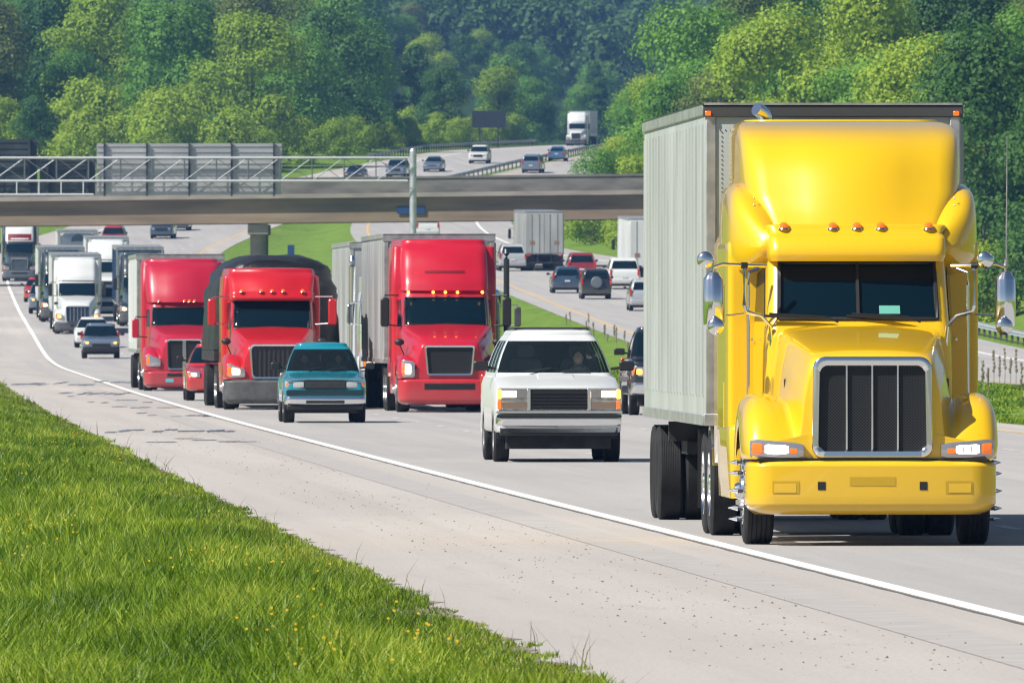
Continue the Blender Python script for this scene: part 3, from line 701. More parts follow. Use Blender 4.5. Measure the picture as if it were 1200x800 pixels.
class Slices:
    """body made of horizontal slices; keys (z, yf, yb, wf, wb, rf, rb, bulge)"""
    def __init__(s, keys): s.k = keys; s.z0 = keys[0][0]; s.z1 = keys[-1][0]
    def pt(s, u, z, off=0.):
        sg = -1 if u < 0 else 1; a = abs(u)
        yf, yb, wf, wb, rf, rb, bu = cat(s.k, z); e = wf - rf
        b1 = bu * (e / max(wf, .01)) ** 2; cy = yf + b1 + rf
        if a <= 1: x = a * e; y = yf + bu * (x / wf) ** 2; nx, ny = .0, -1
        elif a <= 2: t = (a - 1) * math.pi / 2; x = e + rf * math.sin(t); y = cy - rf * math.cos(t); nx, ny = math.sin(t), -math.cos(t)
        elif a <= 3: t = a - 2; x = wf + (wb - wf) * t; y = cy + (yb - rb - cy) * t; nx, ny = 1, 0
        elif a <= 4: t = (a - 3) * math.pi / 2; x = wb - rb + rb * math.cos(t); y = yb - rb + rb * math.sin(t); nx, ny = math.cos(t), math.sin(t)
        else: t = a - 4; x = (wb - rb) * (1 - t); y = yb; nx, ny = 0, 1
        return (sg * (x + nx * off), y + ny * off, z)
    def patch(s, b, u0, u1, za, zb, off=.006, nu=8, nz=6, mi=0, rim=True):
        P = [[s.pt(u0 + (u1 - u0) * j / nu, za + (zb - za) * i / nz, off) for j in range(nu + 1)] for i in range(nz + 1)]
        b.grid(P, mi)
        if rim:   # edge thickness back to the body
            o = min(0., off) - .02 if off > 0 else off - .02
            loop = [(u0 + (u1 - u0) * j / nu, za) for j in range(nu + 1)] + [(u1, za + (zb - za) * i / nz) for i in range(1, nz + 1)] + \
                   [(u1 - (u1 - u0) * j / nu, zb) for j in range(1, nu + 1)] + [(u0, zb - (zb - za) * i / nz) for i in range(1, nz + 1)]
            b.grid([[s.pt(u, z, off) for u, z in loop], [s.pt(u, z, o) for u, z in loop]], mi)
    def mesh(s, b, holes=(), nz=14, top=.06, mi=0, zlo=None, capbot=True, topfall=None):
        us = sorted(set([0, .33, .66, 1, 1.2, 1.4, 1.6, 1.8, 2, 2.25, 2.5, 2.75, 3, 3.25, 3.5, 3.75, 4, 4.5, 5] + [abs(u) for h in holes for u in h[:2]]))
        us = [u for u in us if u >= 0]
        U = [-u for u in us[::-1] if 0 < u < 5] + us            # from -4.5 .. 0 .. 5 (closed at 5/-5)
        Zs = sorted(set([s.z0 + (s.z1 - s.z0) * i / nz for i in range(nz + 1)] + [k[0] for k in s.k] + [z for h in holes for z in h[2:4]]))
        rows = [[s.pt(u, z) for u in U] for z in Zs]; n = len(U); vs = [p for r in rows for p in r]; fs = []
        for i in range(len(Zs) - 1):
            zc = (Zs[i] + Zs[i + 1]) / 2
            for j in range(n):
                u0, u1 = U[j], (U[j + 1] if j < n - 1 else -5 if False else 5)
                if j == n - 1: uc = -(5 + abs(U[0])) / 2
                else: uc = (u0 + u1) / 2
                if any(h[0] < uc < h[1] and h[2] < zc < h[3] for h in holes): continue
                fs.append((i * n + j, i * n + (j + 1) % n, (i + 1) * n + (j + 1) % n, (i + 1) * n + j))
        # rounded top
        base = rows[-1]; cx = 0; cy = (base[len(U) // 2][1] + s.pt(5, s.z1)[1]) / 2
        w_ = max(abs(p[0]) for p in base); d_ = max(abs(p[1] - cy) for p in base); last = (len(Zs) - 1) * n
        for q in (25, 50, 72, 90):
            t = math.radians(q); ins = top * (1 - math.cos(t)); up = top * math.sin(t); o = len(vs)
            fx, fy = 1 - ins / max(w_, .05), 1 - ins / max(d_, .05)
            vs += [(p[0] * fx, cy + (p[1] - cy) * fy, p[2] + up) for p in base]
            fs += [(last + j, last + (j + 1) % n, o + (j + 1) % n, o + j) for j in range(n)]; last = o
        o = len(vs); vs += [(p[0] * .45, cy + (p[1] - cy) * .5, vs[last][2] + top * .25) for p in base]
        fs += [(last + j, last + (j + 1) % n, o + (j + 1) % n, o + j) for j in range(n)]
        fs.append(tuple(o + j for j in range(n)))
        if capbot: fs.append(tuple(range(n))[::-1])
        b.add(vs, fs, mi)

def shell(b, stations, prof, capf=True, capb=True, mi=0):
    rings = []
    for y in stations:
        h = prof(y); rings.append([(-x, y, z) for x, z in h] + [(x, y, z) for x, z in h[::-1][1:]])
    b.loft(rings, caps=(capf, capb), mi=mi, closed=False)
    # close underside edges lightly
def rrect(x0, x1, z0, z1, r, n=5, taper=0.):
    pts = []
    for cx, cz, a0 in ((x1 - r, z0 + r, -90), (x1 - r, z1 - r, 0), (x0 + r, z1 - r, 90), (x0 + r, z0 + r, 180)):
        for i in range(n + 1):
            a = R(a0 + 90 * i / n); x = cx + r * math.cos(a); z = cz + r * math.sin(a)
            xm = (x0 + x1) / 2; f = 1 + taper * (1 - (z - z0) / (z1 - z0)); pts.append((xm + (x - xm) * f, z))
    return pts
def frame(b, outer, inner, y0, y1, mi=0):
    """picture-frame shaped ring, bevelled towards the front"""
    R1 = [(x, y1, z) for x, z in outer]; R2 = [(x, y0 + .012, z) for x, z in outer]
    c = lambda p, q, t: (p[0] + (q[0] - p[0]) * t, p[1] + (q[1] - p[1]) * t)
    R3 = [(c(p, q, .15)[0], y0, c(p, q, .15)[1]) for p, q in zip(outer, inner)]
    R4 = [(c(p, q, .8)[0], y0 + .005, c(p, q, .8)[1]) for p, q in zip(outer, inner)]
    R5 = [(x, y0 + .03, z) for x, z in inner]; R6 = [(x, y1, z) for x, z in inner]
    b.loft([R1, R2, R3, R4, R5, R6], caps=(False, False), mi=mi)
def plate(b, pts, y0, y1, mi=0): b.loft([[(x, y0, z) for x, z in pts], [(x, y1, z) for x, z in pts]], mi=mi)
def rbox(b, x0, x1, y0, y1, z0, z1, r, mi=0):
    c = r * .4
    b.loft([[(x, y, z) for x, z in rrect(x0 + i, x1 - i, z0 + i, z1 - i, r)] for y, i in ((y0, c), (y0 + c, 0), (y1 - c, 0), (y1, c))], mi=mi)

WM = {}
def wheel_mesh(r, wdt, kind):
    key = (r, wdt, kind)
    if key in WM: return WM[key]
    b = MB(); h = wdt / 2; sw = .62
    prof = [(-h * .75, r * sw), (-h * .98, r * .72), (-h, r * .86), (-h * .92, r * .95), (-h * .80, r * .985)]
    g = 5 if wdt < .5 else 11
    for i in range(g):
        a = -h * .78 + (h * 1.56) * i / g; c = -h * .78 + (h * 1.56) * (i + 1) / g; q = (c - a) * .12
        prof += [(a + q, r), (c - q, r), (c - q * .8, r - .014), (c + q * .8, r - .014)]
    prof = prof[:-2]; prof += [(h * .80, r * .985), (h * .92, r * .95), (h, r * .86), (h * .98, r * .72), (h * .75, r * sw)]
    if kind == 'dual':   # gap between the pair
        k = [(a * .48 - h * .52, q) for a, q in prof] + [(-.012, r * .7), (.012, r * .7)] + [(a * .48 + h * .52, q) for a, q in prof]; prof = k
    b.lathe(prof, (0, 0, 0), 'x', 40); t = b.build("wheel", RUBBER, angle=30).data
    b = MB()
    if kind == 'steer': pr = [(h * .3, r * .6), (h * .97, r * .625), (h * 1.0, r * .60), (h * .9, r * .56), (h * .55, r * .5), (h * .75, r * .34), (h * 1.1, r * .30), (h * 1.2, r * .17), (h * 1.25, r * .16), (h * 1.5, r * .12), (h * 1.52, .002)]
    elif kind == 'car': pr = [(h * .3, r * .6), (h * .9, r * .635), (h * .92, r * .60), (h * .7, r * .55), (h * .5, r * .45), (h * .62, r * .2), (h * .7, r * .14), (h * .7, .002)]
    else: pr = [(h * .5, r * .6), (h * .98, r * .625), (h * .99, r * .6), (h * .5, r * .5), (h * .45, r * .35), (h * .9, r * .2), (h * 1.0, r * .17), (h * 1.01, .002)]
    b.lathe(pr, (0, 0, 0), 'x', 32)
    if kind != 'car':
        for i in range(10):
            a = i * math.pi / 5; q = r * .42; b.lathe([(h * .5, .02), (h * (.95 if kind == 'steer' else .62), .02), (h * (.97 if kind == 'steer' else .64), .003)], (0, q * math.cos(a), q * math.sin(a)), 'x', 8)
    ri = b.build("rim", STEEL if kind != 'car' else STEEL, angle=30).data
    for o_ in [o for o in bpy.data.objects if o.data in (t, ri)]: bpy.data.objects.remove(o_)
    WM[key] = (t, ri); return WM[key]
def wheel(parent, x, y, r, wdt, kind, rim=None, name="wheel", flat=False):
    t, ri = wheel_mesh(r, wdt, kind)
    o = bpy.data.objects.new(name, t); col.objects.link(o); o.parent = parent; o.location = (x, y, r - .004)
    if x < 0: o.rotation_euler = (0, 0, math.pi)
    if not flat:
        q = bpy.data.objects.new("rim", ri); col.objects.link(q); q.parent = o
        if rim: q.material_slots[0].link = 'OBJECT'; q.material_slots[0].material = rim
    return o

GR = None
def grille_mat():
    if "grille_mesh" in MAT: return MAT["grille_mesh"]
    m = mat("grille_mesh", (.03, .03, .032), .5, .0, spec=.2); n = m.node_tree; b = n.nodes["Principled BSDF"]
    tc = n.nodes.new("ShaderNodeTexCoord"); mp = n.nodes.new("ShaderNodeMapping"); mp.inputs["Rotation"].default_value = (0, R(45), 0)
    n.links.new(tc.outputs["Object"], mp.inputs[0])
    v = n.nodes.new("ShaderNodeTexVoronoi"); v.inputs["Scale"].default_value = 46; v.inputs["Randomness"].default_value = 0
    n.links.new(mp.outputs[0], v.inputs[0])
    r = n.nodes.new("ShaderNodeValToRGB"); r.color_ramp.elements[0].position = .42; r.color_ramp.elements[1].position = .5
    r.color_ramp.elements[0].color = (.004, .004, .005, 1); r.color_ramp.elements[1].color = (.03, .032, .034, 1)
    n.links.new(v.outputs["Distance"], r.inputs[0]); n.links.new(r.outputs[0], b.inputs["Base Color"]); return m

def trailer(par, y0, L, h, pm, kind='box', w=1.29, zb=1.12, detail=1, shift=0., frontm=None, arti=0.):
    """van trailer, parts' origin at the trailer's nose"""
    b = MB(); r = .10
    K = Slices([(zb, 0, L, w, w, r, .03, 0), (h - .1, 0, L, w, w, r, .03, 0)])
    K.mesh(b, nz=4, top=.03)
    t = b.build("trailer", [pm], par, angle=30); t.location = (shift, y0, 0); t.rotation_euler = (0, 0, arti)
    for sx in (-1, 1):
        b = MB(); n = int(L / .72) if detail > 1 else int(L / 1.2)
        for i in range(n):
            y = .35 + (L - .6) * i / (n - 1); ww = .05 if detail > 1 else .05
            b.box(min(sx * (w - .004), sx * (w + .016)), max(sx * (w - .004), sx * (w + .045)), y - ww, y + ww, zb + .28, h - .22)
        o = b.build("side_ribs", pm, t, smooth=False); o["kind"] = "stuff"
    b = MB()
    for sx in (-1, 1):
        b.box(min(sx * w, sx * (w + .02)), max(sx * w, sx * (w + .02)), .12, L, zb - .02, zb + .09)
        b.box(min(sx * w, sx * (w + .025)), max(sx * w, sx * (w + .025)), .12, L, h - .13, h - .02)
        b.box(sx * (w - .06) - .05, sx * (w - .06) + .05, -.02, .05, zb, h - .1)
    if detail < 2: b.box(-w - .02, w + .02, -.035, .06, h - .19, h - .035, 0)
    b.box(-w - .01, w + .01, -.03, .06, zb - .02, zb + .1, 0)
    b.build("rail", RAILM, t, bevel=.008)
    b = MB(); b.box(-w - .025, w + .025, -.045, L + .02, h - .034, h - .012); b.build("roof_edge", DARKRAIL if detail > 1 else RAILM, t, bevel=.004)
    if detail > 1:
        b = MB(); b.box(-w - .02, w + .02, -.035, .06, h - .15, h - .036, 0); b.build("front_rail", mat("smoky_rail", (.09, .09, .095), .4, .4), t, bevel=.01)
        b = MB(); b.box(-w - .012, w + .012, -.046, -.03, h - .03, h - .008, 0); b.build("edge_trim", RAILM, t)
        b = MB()
        for i in range(46):
            x = -w + .1 + (2 * w - .2) * i / 45; b.ball((x, -.002, h - .28), .008, 6)
        for i in range(60):
            z = zb + .2 + (h - zb - .5) * i / 59
            for x in (-w + .17, w - .17): b.ball((x, -.002, z), .008, 6)
        o = b.build("rivets", mat("rivet_head", (.2, .2, .2), .5, .5), t, smooth=False); o["kind"] = "stuff"
        for x in (-w + .03, w - .05):
            b = MB(); rbox(b, x - .03, x + .03, -.06, -.036, h - .14, h - .09, .012); b.build("marker_light", AMBER, t)
    b = MB(); b.box(-.45, .45, 1, L - .3, zb - .18, zb - .022); b.box(-1, 1, L - 4.2, L - .6, .72, .86); b.box(-w + .1, w - .1, L - 4, L - 3.8, .86, zb - .05)
    b.box(-1.0, -.9, 3.0, 3.12, .35, zb - .05); b.box(.9, 1.0, 3.0, 3.12, .35, zb - .05)
    b.box(-.9, .9, 3.0, 3.1, .6, .68)
    b.build("underframe", UNDER, t, smooth=False)
    for yy in (L - 2.35, L - 1.05):
        for sx in (-1, 1): wheel(t, sx * .97, yy, .51, .56, 'dual', name="wheel", flat=True)
    return t
RAILM = mat("trailer_rail", (.42, .43, .43), .4, .6, var=.2, vscale=5)
DARKRAIL = mat("dark_rail", (.04, .04, .045), .35, .4)

def mirrorset(v, m, x0, x1, y, z0, z1, chrome=True, arm=.9, wd=.12, zarm=None):
    for sx in (-1, 1):
        b = MB(); rbox(b, min(sx * x0, sx * x1), max(sx * x0, sx * x1), y - .05, y + .08, z0, z1, .06)
        o = b.build("mirror", m, v)
        b = MB(); am = CHROME if chrome else BLACK
        zt, zl = z1 + .05, z0 + .02
        b.tube([(sx * arm, y + .15, zt), (sx * (x0 + x1) / 2, y, zt), (sx * (x0 + x1) / 2, y, z1 - .02)], .016, 8)
        b.tube([(sx * arm, y + .15, zl), (sx * x0, y, zl + .02)], .016, 8)
        b.build("mirror_bracket", am, o)

def lampset(v, x0, x1, z0, z1, yf, sweep, lit=1, amber='out', taper=0.0, housing=LENS, lm=None):
    """wrap-round headlight built as a curved rounded block with lamp and amber cell"""
    lm = lm or LAMP
    for sx in (-1, 1):
        def fy(x): t = (x - x0) / (x1 - x0); return yf + sweep * t * t
        def strip_(xa, xb, za, zb_, o, mi, b, n=8):
            ring = []
            for i in range(n + 1):
                x = xa + (xb - xa) * i / n; t = (x - x0) / (x1 - x0); zt = zb_ - taper * (1 - t) * (zb_ - za); y = fy(x) + o
                ch = min(.018, (zt - za) * .2); e = .5 if i in (0, n) else 1; zm = (za + zt) / 2; q = (zt - za) / 2 * (1 if 0 < i < n else .82)
                ring.append([(sx * x, y + .1, zm - q), (sx * x, y + .01, zm - q), (sx * x, y, zm - q + ch), (sx * x, y, zm + q - ch), (sx * x, y + .01, zm + q), (sx * x, y + .1, zm + q)])
            b.loft(ring, mi=mi)
        b = MB(); strip_(x0, x1, z0, z1, 0, 0, b); o = b.build("headlight", housing, v)
        dz = (z1 - z0) * .16
        if lit:
            b = MB(); a = x0 + (x1 - x0) * (.28 if amber == 'out' else .3); c = x0 + (x1 - x0) * (.72 if amber == 'out' else .8)
            strip_(a, c, z0 + dz, z1 - dz * 1.3, -.006, 0, b); b.build("lamp", lm, o)
        if amber == 'out':
            b = MB(); strip_(x0 + (x1 - x0) * .77, x1 - .02, z0 + dz * .8, z1 - dz, -.005, 0, b); b.build("amber_cell", AMBER, o)
            if x1 - x0 > .5:
                b = MB(); strip_(x0 + .06, x0 + .13, z0 + dz, z1 - dz * 2.4, -.005, 0, b); b.build("amber_cell", AMBER, o)
                b = MB()
                for q in (.42, .57): xx = x0 + (x1 - x0) * q; strip_(xx - .006, xx + .006, z0 + dz, z1 - dz * 1.3, -.009, 0, b, 1)
                b.build("lamp_divider", STEEL, o)

def tractor(name, label, sp, cx, Y, cat_="semi truck", group=None, yaw=None, zf=ZA, Xf=XA, away=False):
    v = empty(name); P = sp['paint']; H = sp['hood']; G = sp['grille']; BMP = sp['bumper']; FE = sp['fender']
    ya = sp.get('axle', 1.25); RR = .52
    yc = H['yc']
    ftop = FE['top']; wo = FE['w']; arch = .64
    fk = FE.get('prof') or [(0, .98), (.05, 1.05), (.12, 1.15), (.25, 1.28), (.45, ftop - .08), (.8, ftop - .01), (1.25, ftop), (1.7, ftop - .08), (1.95, ftop - .25), (2.05, .95), (2.4, .9)]
    wk = [(0, wo - .10), (.1, wo - .045), (.25, wo - .015), (.5, wo), (1.9, wo), (2.02, wo - .3), (2.12, H['wc'] + .08), (3, H['wc'] + .05)]
    zbk0 = BMP['z1'] + .015
    def prof(y):
        zf_ = cat(fk, y)[0]; xo = cat(wk, y)[0]; t = min(1, y / yc)
        te = t ** .8
        wt = H['wf'] + (H['wc'] - H['wf']) * te; zt = H['zf'] + (H['zc'] - H['zf']) * (t ** .75)
        zt -= .10 * max(0, 1 - y / .10) ** 2 * .6
        d = abs(y - ya); zb = zbk0 if y < ya else .95
        if d < arch: zb = max(zb if y < ya else 0, .5 + math.sqrt(arch * arch - d * d))
        wb = wt + H.get('flare', .10)
        q = min(1, max(.12, (zf_ - zb) / .45)); fi = xo - .34
        vi = max(wb + .02, min(fi, xo - .3)); zv = zf_ - .10 * q
        zs = max(zf_, 1.0)
        return [(xo - .015, zb), (xo, zb + .04 * q), (xo, zf_ - .24 * q), (xo - .025, zf_ - .12 * q), (xo - .085, zf_ - .035 * q), (xo - .18, zf_), (max(fi, wb + .04), zf_ - .02 * q),
                ((max(fi, wb + .04) + wb) / 2, zv), (wb + .01, zv + .01), (wb - .02, zs + .06), ((wb + wt) / 2 + .01, (zs + zt) / 2), (wt + .01, zt - .16), (wt - .015, zt - .07), (wt - .06, zt - .015), (wt - .16, zt), (wt * .5, zt + .02), (0, zt + .03)]
    b = MB(); st = [0, .015, .04, .08, .14, .22, .32, .45, .6, .63, .7, .8, .95, 1.1, 1.25, 1.4, 1.55, 1.7, 1.8, 1.87, 1.9, 1.96, 2.03, 2.1, 2.25, yc]
    st = [s_ for s_ in st if s_ <= yc]
    shell(b, st, prof, capb=True); b.build("hood", P, v, sub=1, angle=50)
    # grille
    gy = -.035
    out = rrect(-G['w'], G['w'], G['z0'], G['z1'], G.get('r', .06), taper=G.get('taper', 0)); t_ = G.get('t', .06)
    inn = rrect(-G['w'] + t_, G['w'] - t_, G['z0'] + t_, G['z1'] - t_ * G.get('tt', 1), max(.02, G.get('r', .06) - t_ * .6), taper=G.get('taper', 0))
    b = MB(); frame(b, out, inn, gy - .03, .02); go = b.build("grille", G.get('m', CHROME), v, angle=50)
    b = MB(); plate(b, [(x * 1.01, z) for x, z in inn], gy + .02, .015); b.build("grille_mesh", G.get('mesh') or grille_mat(), go)
    b = MB(); nb = G.get('bars', 3); zt_, zb_ = G['z1'] - t_, G['z0'] + t_
    for i in range(nb):
        x = -G['w'] + t_ + (2 * G['w'] - 2 * t_) * (i + 1) / (nb + 1); q = G.get('bw', .012)
        b.box(x - q, x + q, gy - .004, gy + .019, zb_, zt_)
    if nb: b.build("grille_bars", G.get('barm', CHROME), go, bevel=.003)
    # bumper
    z0, z1, bw = BMP['z0'], BMP['z1'], BMP['w']; bm = BMP['m']; rf = BMP.get('r', .3)
    K = Slices([(z0, .02, .5, bw - .14, bw - .10, rf, .02, .05), (z0 + .04, -.06, .5, bw - .06, bw - .04, rf, .02, .05), (z0 + .10, -.10, .52, bw - .005, bw, rf, .02, .05), (z0 + .18, -.108, .52, bw, bw, rf, .02, .05), (z1 - .05, -.11, .52, bw, bw, rf, .02, .05), (z1 - .02, -.085, .5, bw - .01, bw - .01, rf, .02, .05), (z1, -.04, .5, bw - .05, bw - .05, rf, .02, .05)])
    b = MB(); K.mesh(b, nz=10, top=.004); bo = b.build("bumper", bm, v, angle=50)
    for (xa, xb, za, zb2, mm, nm) in BMP.get('insets', []):
        for sx in ((-1, 1) if xa * xb > 0 else (1,)):
            b = MB(); e_ = bw - rf; x_, w2 = sorted((sx * xa, sx * xb)); K.patch(b, x_ / e_, w2 / e_, za, zb2, .003, 6, 3, rim=False); b.build(nm, mm, bo)
            if nm == "fog_recess": b = MB(); K.patch(b, (x_ + .03) / e_, (w2 - .03) / e_, za + .012, zb2 - .02, .006, 6, 3, rim=False); b.build("fog_cover", P, bo)
    # lights
    h = sp['head']; lampset(v, h['x0'], h['x1'], h['z0'], h['z1'], h.get('y', -.03), h.get('sweep', .14), h.get('lit', 1), h.get('amber', 'out'), h.get('taper', .25), lm=h.get('lm'))
    # cab
    C = Slices(sp['cab']); ws = sp['ws']; holes = [(-ws[0], ws[0], ws[1], ws[2])]
    b = MB(); C.mesh(b, holes=holes, top=sp.get('cabtop', .08)); co = b.build("cab", P, v, angle=45)
    b = MB(); C.patch(b, -ws[0], ws[0], ws[1], ws[2], -.015, 16, 6, rim=False); wo_ = b.build("windshield", GLASS2, v)
    b = MB(); pts = [C.pt(u, z, .004) for u, z in [(-ws[0] + 2 * ws[0] * i / 16, ws[1]) for i in range(17)] + [(ws[0], ws[1] + (ws[2] - ws[1]) * i / 6) for i in range(1, 7)] + [(ws[0] - 2 * ws[0] * i / 16, ws[2]) for i in range(1, 17)] + [(-ws[0], ws[2] - (ws[2] - ws[1]) * i / 6) for i in range(1, 7)]]
    b.tube(pts, .022, 6)
    if sp.get('split'): b.tube([C.pt(0, ws[1], .0), C.pt(0, ws[2], .0)], .02, 6)
    b.build("windshield_seal", BLACK, wo_)
    b = MB()
    for x in (-.62, .18):
        p0 = C.pt(0, ws[1], 0); y_ = p0[1] - .03
        b.tube([(x + .42, y_ - .02, ws[1] - .03), (x + .3, y_ - .03, ws[1] + .02), (x - .25, y_ + .03, ws[1] + .05)], .011, 5); b.tube([(x + .35, y_ - .035, ws[1] + .0), (x - .3, y_ + .02, ws[1] + .03)], .014, 5)
    b.build("wiper", BLACK, wo_)
    if sp.get('card'):
        e2 = .74; b = MB(); C.patch(b, .20 / e2, .40 / e2, ws[1] + .05, ws[1] + .13, -.008, 3, 2, rim=False); b.build("paper_card", mat("green_card", (.12, .42, .34), .7), wo_, smooth=False)
    # side windows + doors
    for sx in (-1, 1):
        u0, u1 = (2.08, 2.5) if sx > 0 else (-2.5, -2.08)
        b = MB(); C.patch(b, u0, u1, ws[1] - .02, ws[2] - .05, .008, 6, 4); b.build("door_window", GLASS2, v)
        b = MB(); C.patch(b, u0 - .03, u1 + .03, sp['cab'][0][0] + .1, ws[1] - .06, .006, 6, 4); d_ = b.build("door", P, v)
        b = MB(); p = C.pt(u0 if sx < 0 else u1, ws[1] - .2, .03); b.tube([(p[0], p[1] - .15, p[2]), (p[0], p[1] - .02, p[2])], .014, 6); b.build("door_handle", CHROME, d_)
    # visor / roof cap
    if 'visor' in sp:
        V_ = Slices(sp['visor']); b = MB(); V_.mesh(b, nz=6, top=.03); vo = b.build("sun_visor", P, v, angle=45)
    for (x, y, z) in sp.get('markers', []):
        b = MB(); b.ball((x, y, z), .048, 10, sc=(1, 1.2, .8)); b.lathe([(-.035, .058), (-.02, .05)], (x, y + .0, z), 'z', 12, mi=1); b.build("marker_light", [AMBER, CHROME], v)
    if 'sleeper' in sp:
        S = Slices(sp['sleeper']); b = MB(); S.mesh(b, top=sp.get('slptop', .12)); so_ = b.build("sleeper", P, v, angle=45)
        if sp.get('hero'):
            for sx in (-1, 1):
                b = MB(); u0, u1 = (2.3, 2.55) if sx > 0 else (-2.55, -2.3)
                S.patch(b, u0, u1, 1.1, 1.55, .006, 4, 4); b.build("sleeper_door", P, so_)
                b = MB(); S.patch(b, u0, u1, 2.1, 2.5, .008, 4, 4); b.build("sleeper_window", GLASS2, so_)
    if 'fairing' in sp:
        S = Slices(sp['fairing']); b = MB(); S.mesh(b, top=sp.get('fairtop', .10), nz=18); b.build("roof_fairing", sp.get('paint_f', P), v, angle=60)
        for (u0, u1, za, zb3) in sp.get('fair_marks', []):
            b = MB(); S.patch(b, u0, u1, za, zb3, .01, 8, 2); b.build("fairing_slot", mat("deep_red_band", (.16, .006, .012), .4), v)  # deep red band laid over the fairing
    # chassis, tanks
    ye = sp['len']; b = MB(); b.box(-.42, .42, .4, ye, .72, .98); b.box(-.85, .85, 1.2, 1.32, .42, .56); b.box(-.5, .5, .5, 2.4, .55, 1.1)
    for dy in sp['drive']: b.box(-.8, .8, dy - .06, dy + .06, .45, .58); b.ball((0, dy, .5), .24, 12)
    b.build("chassis", UNDER, v, smooth=False)
    for sx in (-1, 1):
        b = MB(); K2 = Slices([(.42, 0, sp['tank'][1] - sp['tank'][0], .26, .26, .05, .05, 0), (1.08, 0, sp['tank'][1] - sp['tank'][0], .28, .28, .1, .1, 0)]); K2.mesh(b, nz=3, top=.06)
        o = b.build("fuel_tank", sp.get('tankm', P), v); o.location = (sx * (sp['tankx']), sp['tank'][0], 0)
        wr = sp.get('rim', STEEL)
        w_ = wheel(v, sx * 1.04, ya, RR, .29, 'steer', wr)
        if sp.get('hero'):
            b = MB()
            b.lathe([(.09, .31), (.105, .31), (.105, .25), (.09, .25)], (0, 0, 0), 'x', 30)
            for i in range(10):
                a = i * math.pi / 5; q = .285; b.lathe([(.10, .022), (.19, .022), (.20, .026), (.27, .004)], (0, q * math.cos(a), q * math.sin(a)), 'x', 10)
            b.build("lug_spikes", CHROME, w_)
        for dy in sp['drive']: wheel(v, sx * .95, dy, RR, .56, 'dual', wr)
        b = MB(); b.box(sx * .95 - .3, sx * .95 + .3, sp['drive'][-1] + .62, sp['drive'][-1] + .64, .25, 1.05); b.build("mud_flap", BLACK, v)
        if sp.get('hero'):
            b = MB()
            n = 12
            ring = []
            for i in range(n + 1):
                a = R(20 + 140 * i / n); ring.append([(sx * .66, sp['drive'][0] - .58 * math.cos(a), .5 + .60 * math.sin(a)), (sx * 1.22, sp['drive'][0] - .58 * math.cos(a), .5 + .60 * math.sin(a))])
            b.grid(ring); o = b.build("wheel_fender", CHROME, v)
    for (x, y, z0_, z1_, rad) in sp.get('stacks', []):
        b = MB(); b.tube([(x, y, z0_), (x, y, z1_ - .25), (x, y, z1_ - .1), (x, y + .06, z1_)], rad, 12); b.build("exhaust_stack", sp.get('stackm', CHROME), v)
    mi_ = sp['mirror']; mirrorset(v, mi_.get('m', CHROME), mi_['x0'], mi_['x1'], mi_['y'], mi_['z0'], mi_['z1'], mi_.get('chrome', True), mi_['arm'])
    if sp.get('hoodmirror'):
        for sx in (-1, 1):
            b = MB(); b.ball((sx * 1.12, .85, ftop + .28), .09, 12, sc=(1.3, .8, .9)); hm_ = b.build("hood_mirror", BLACK, v); b = MB(); b.tube([(sx * 1.1, .85, ftop + .2), (sx * 1.0, .95, ftop - .03)], .014, 6); b.build("mirror_stalk", BLACK, hm_)
    if sp.get('trailer'): trailer(v, **sp['trailer'])
    if sp.get('extra'): sp['extra'](v)
    place(v, cx, Y, zf, Xf, yaw, sp.get('total', 20), away)
    return tag(v, label, cat_, group)

def place(v, cx, Y, zf=ZA, Xf=XA, yaw=None, L=5., away=False):
    s = 30.; dx = (float(Xf(Y + s)) - float(Xf(Y - 5))) / (s + 5)
    if yaw is None: yaw = -math.atan(dx)
    X = (cx - 600) * Y / F
    sl = (float(zf(Y + L)) - float(zf(Y))) / L
    if away:
        v.location = (X - math.sin(yaw) * L, Y + math.cos(yaw) * L, float(zf(Y + L)))
        v.rotation_euler = (-math.atan(sl), 0, yaw + math.pi)
    else:
        v.location = (X, Y, float(zf(Y))); v.rotation_euler = (math.atan(sl), 0, yaw)

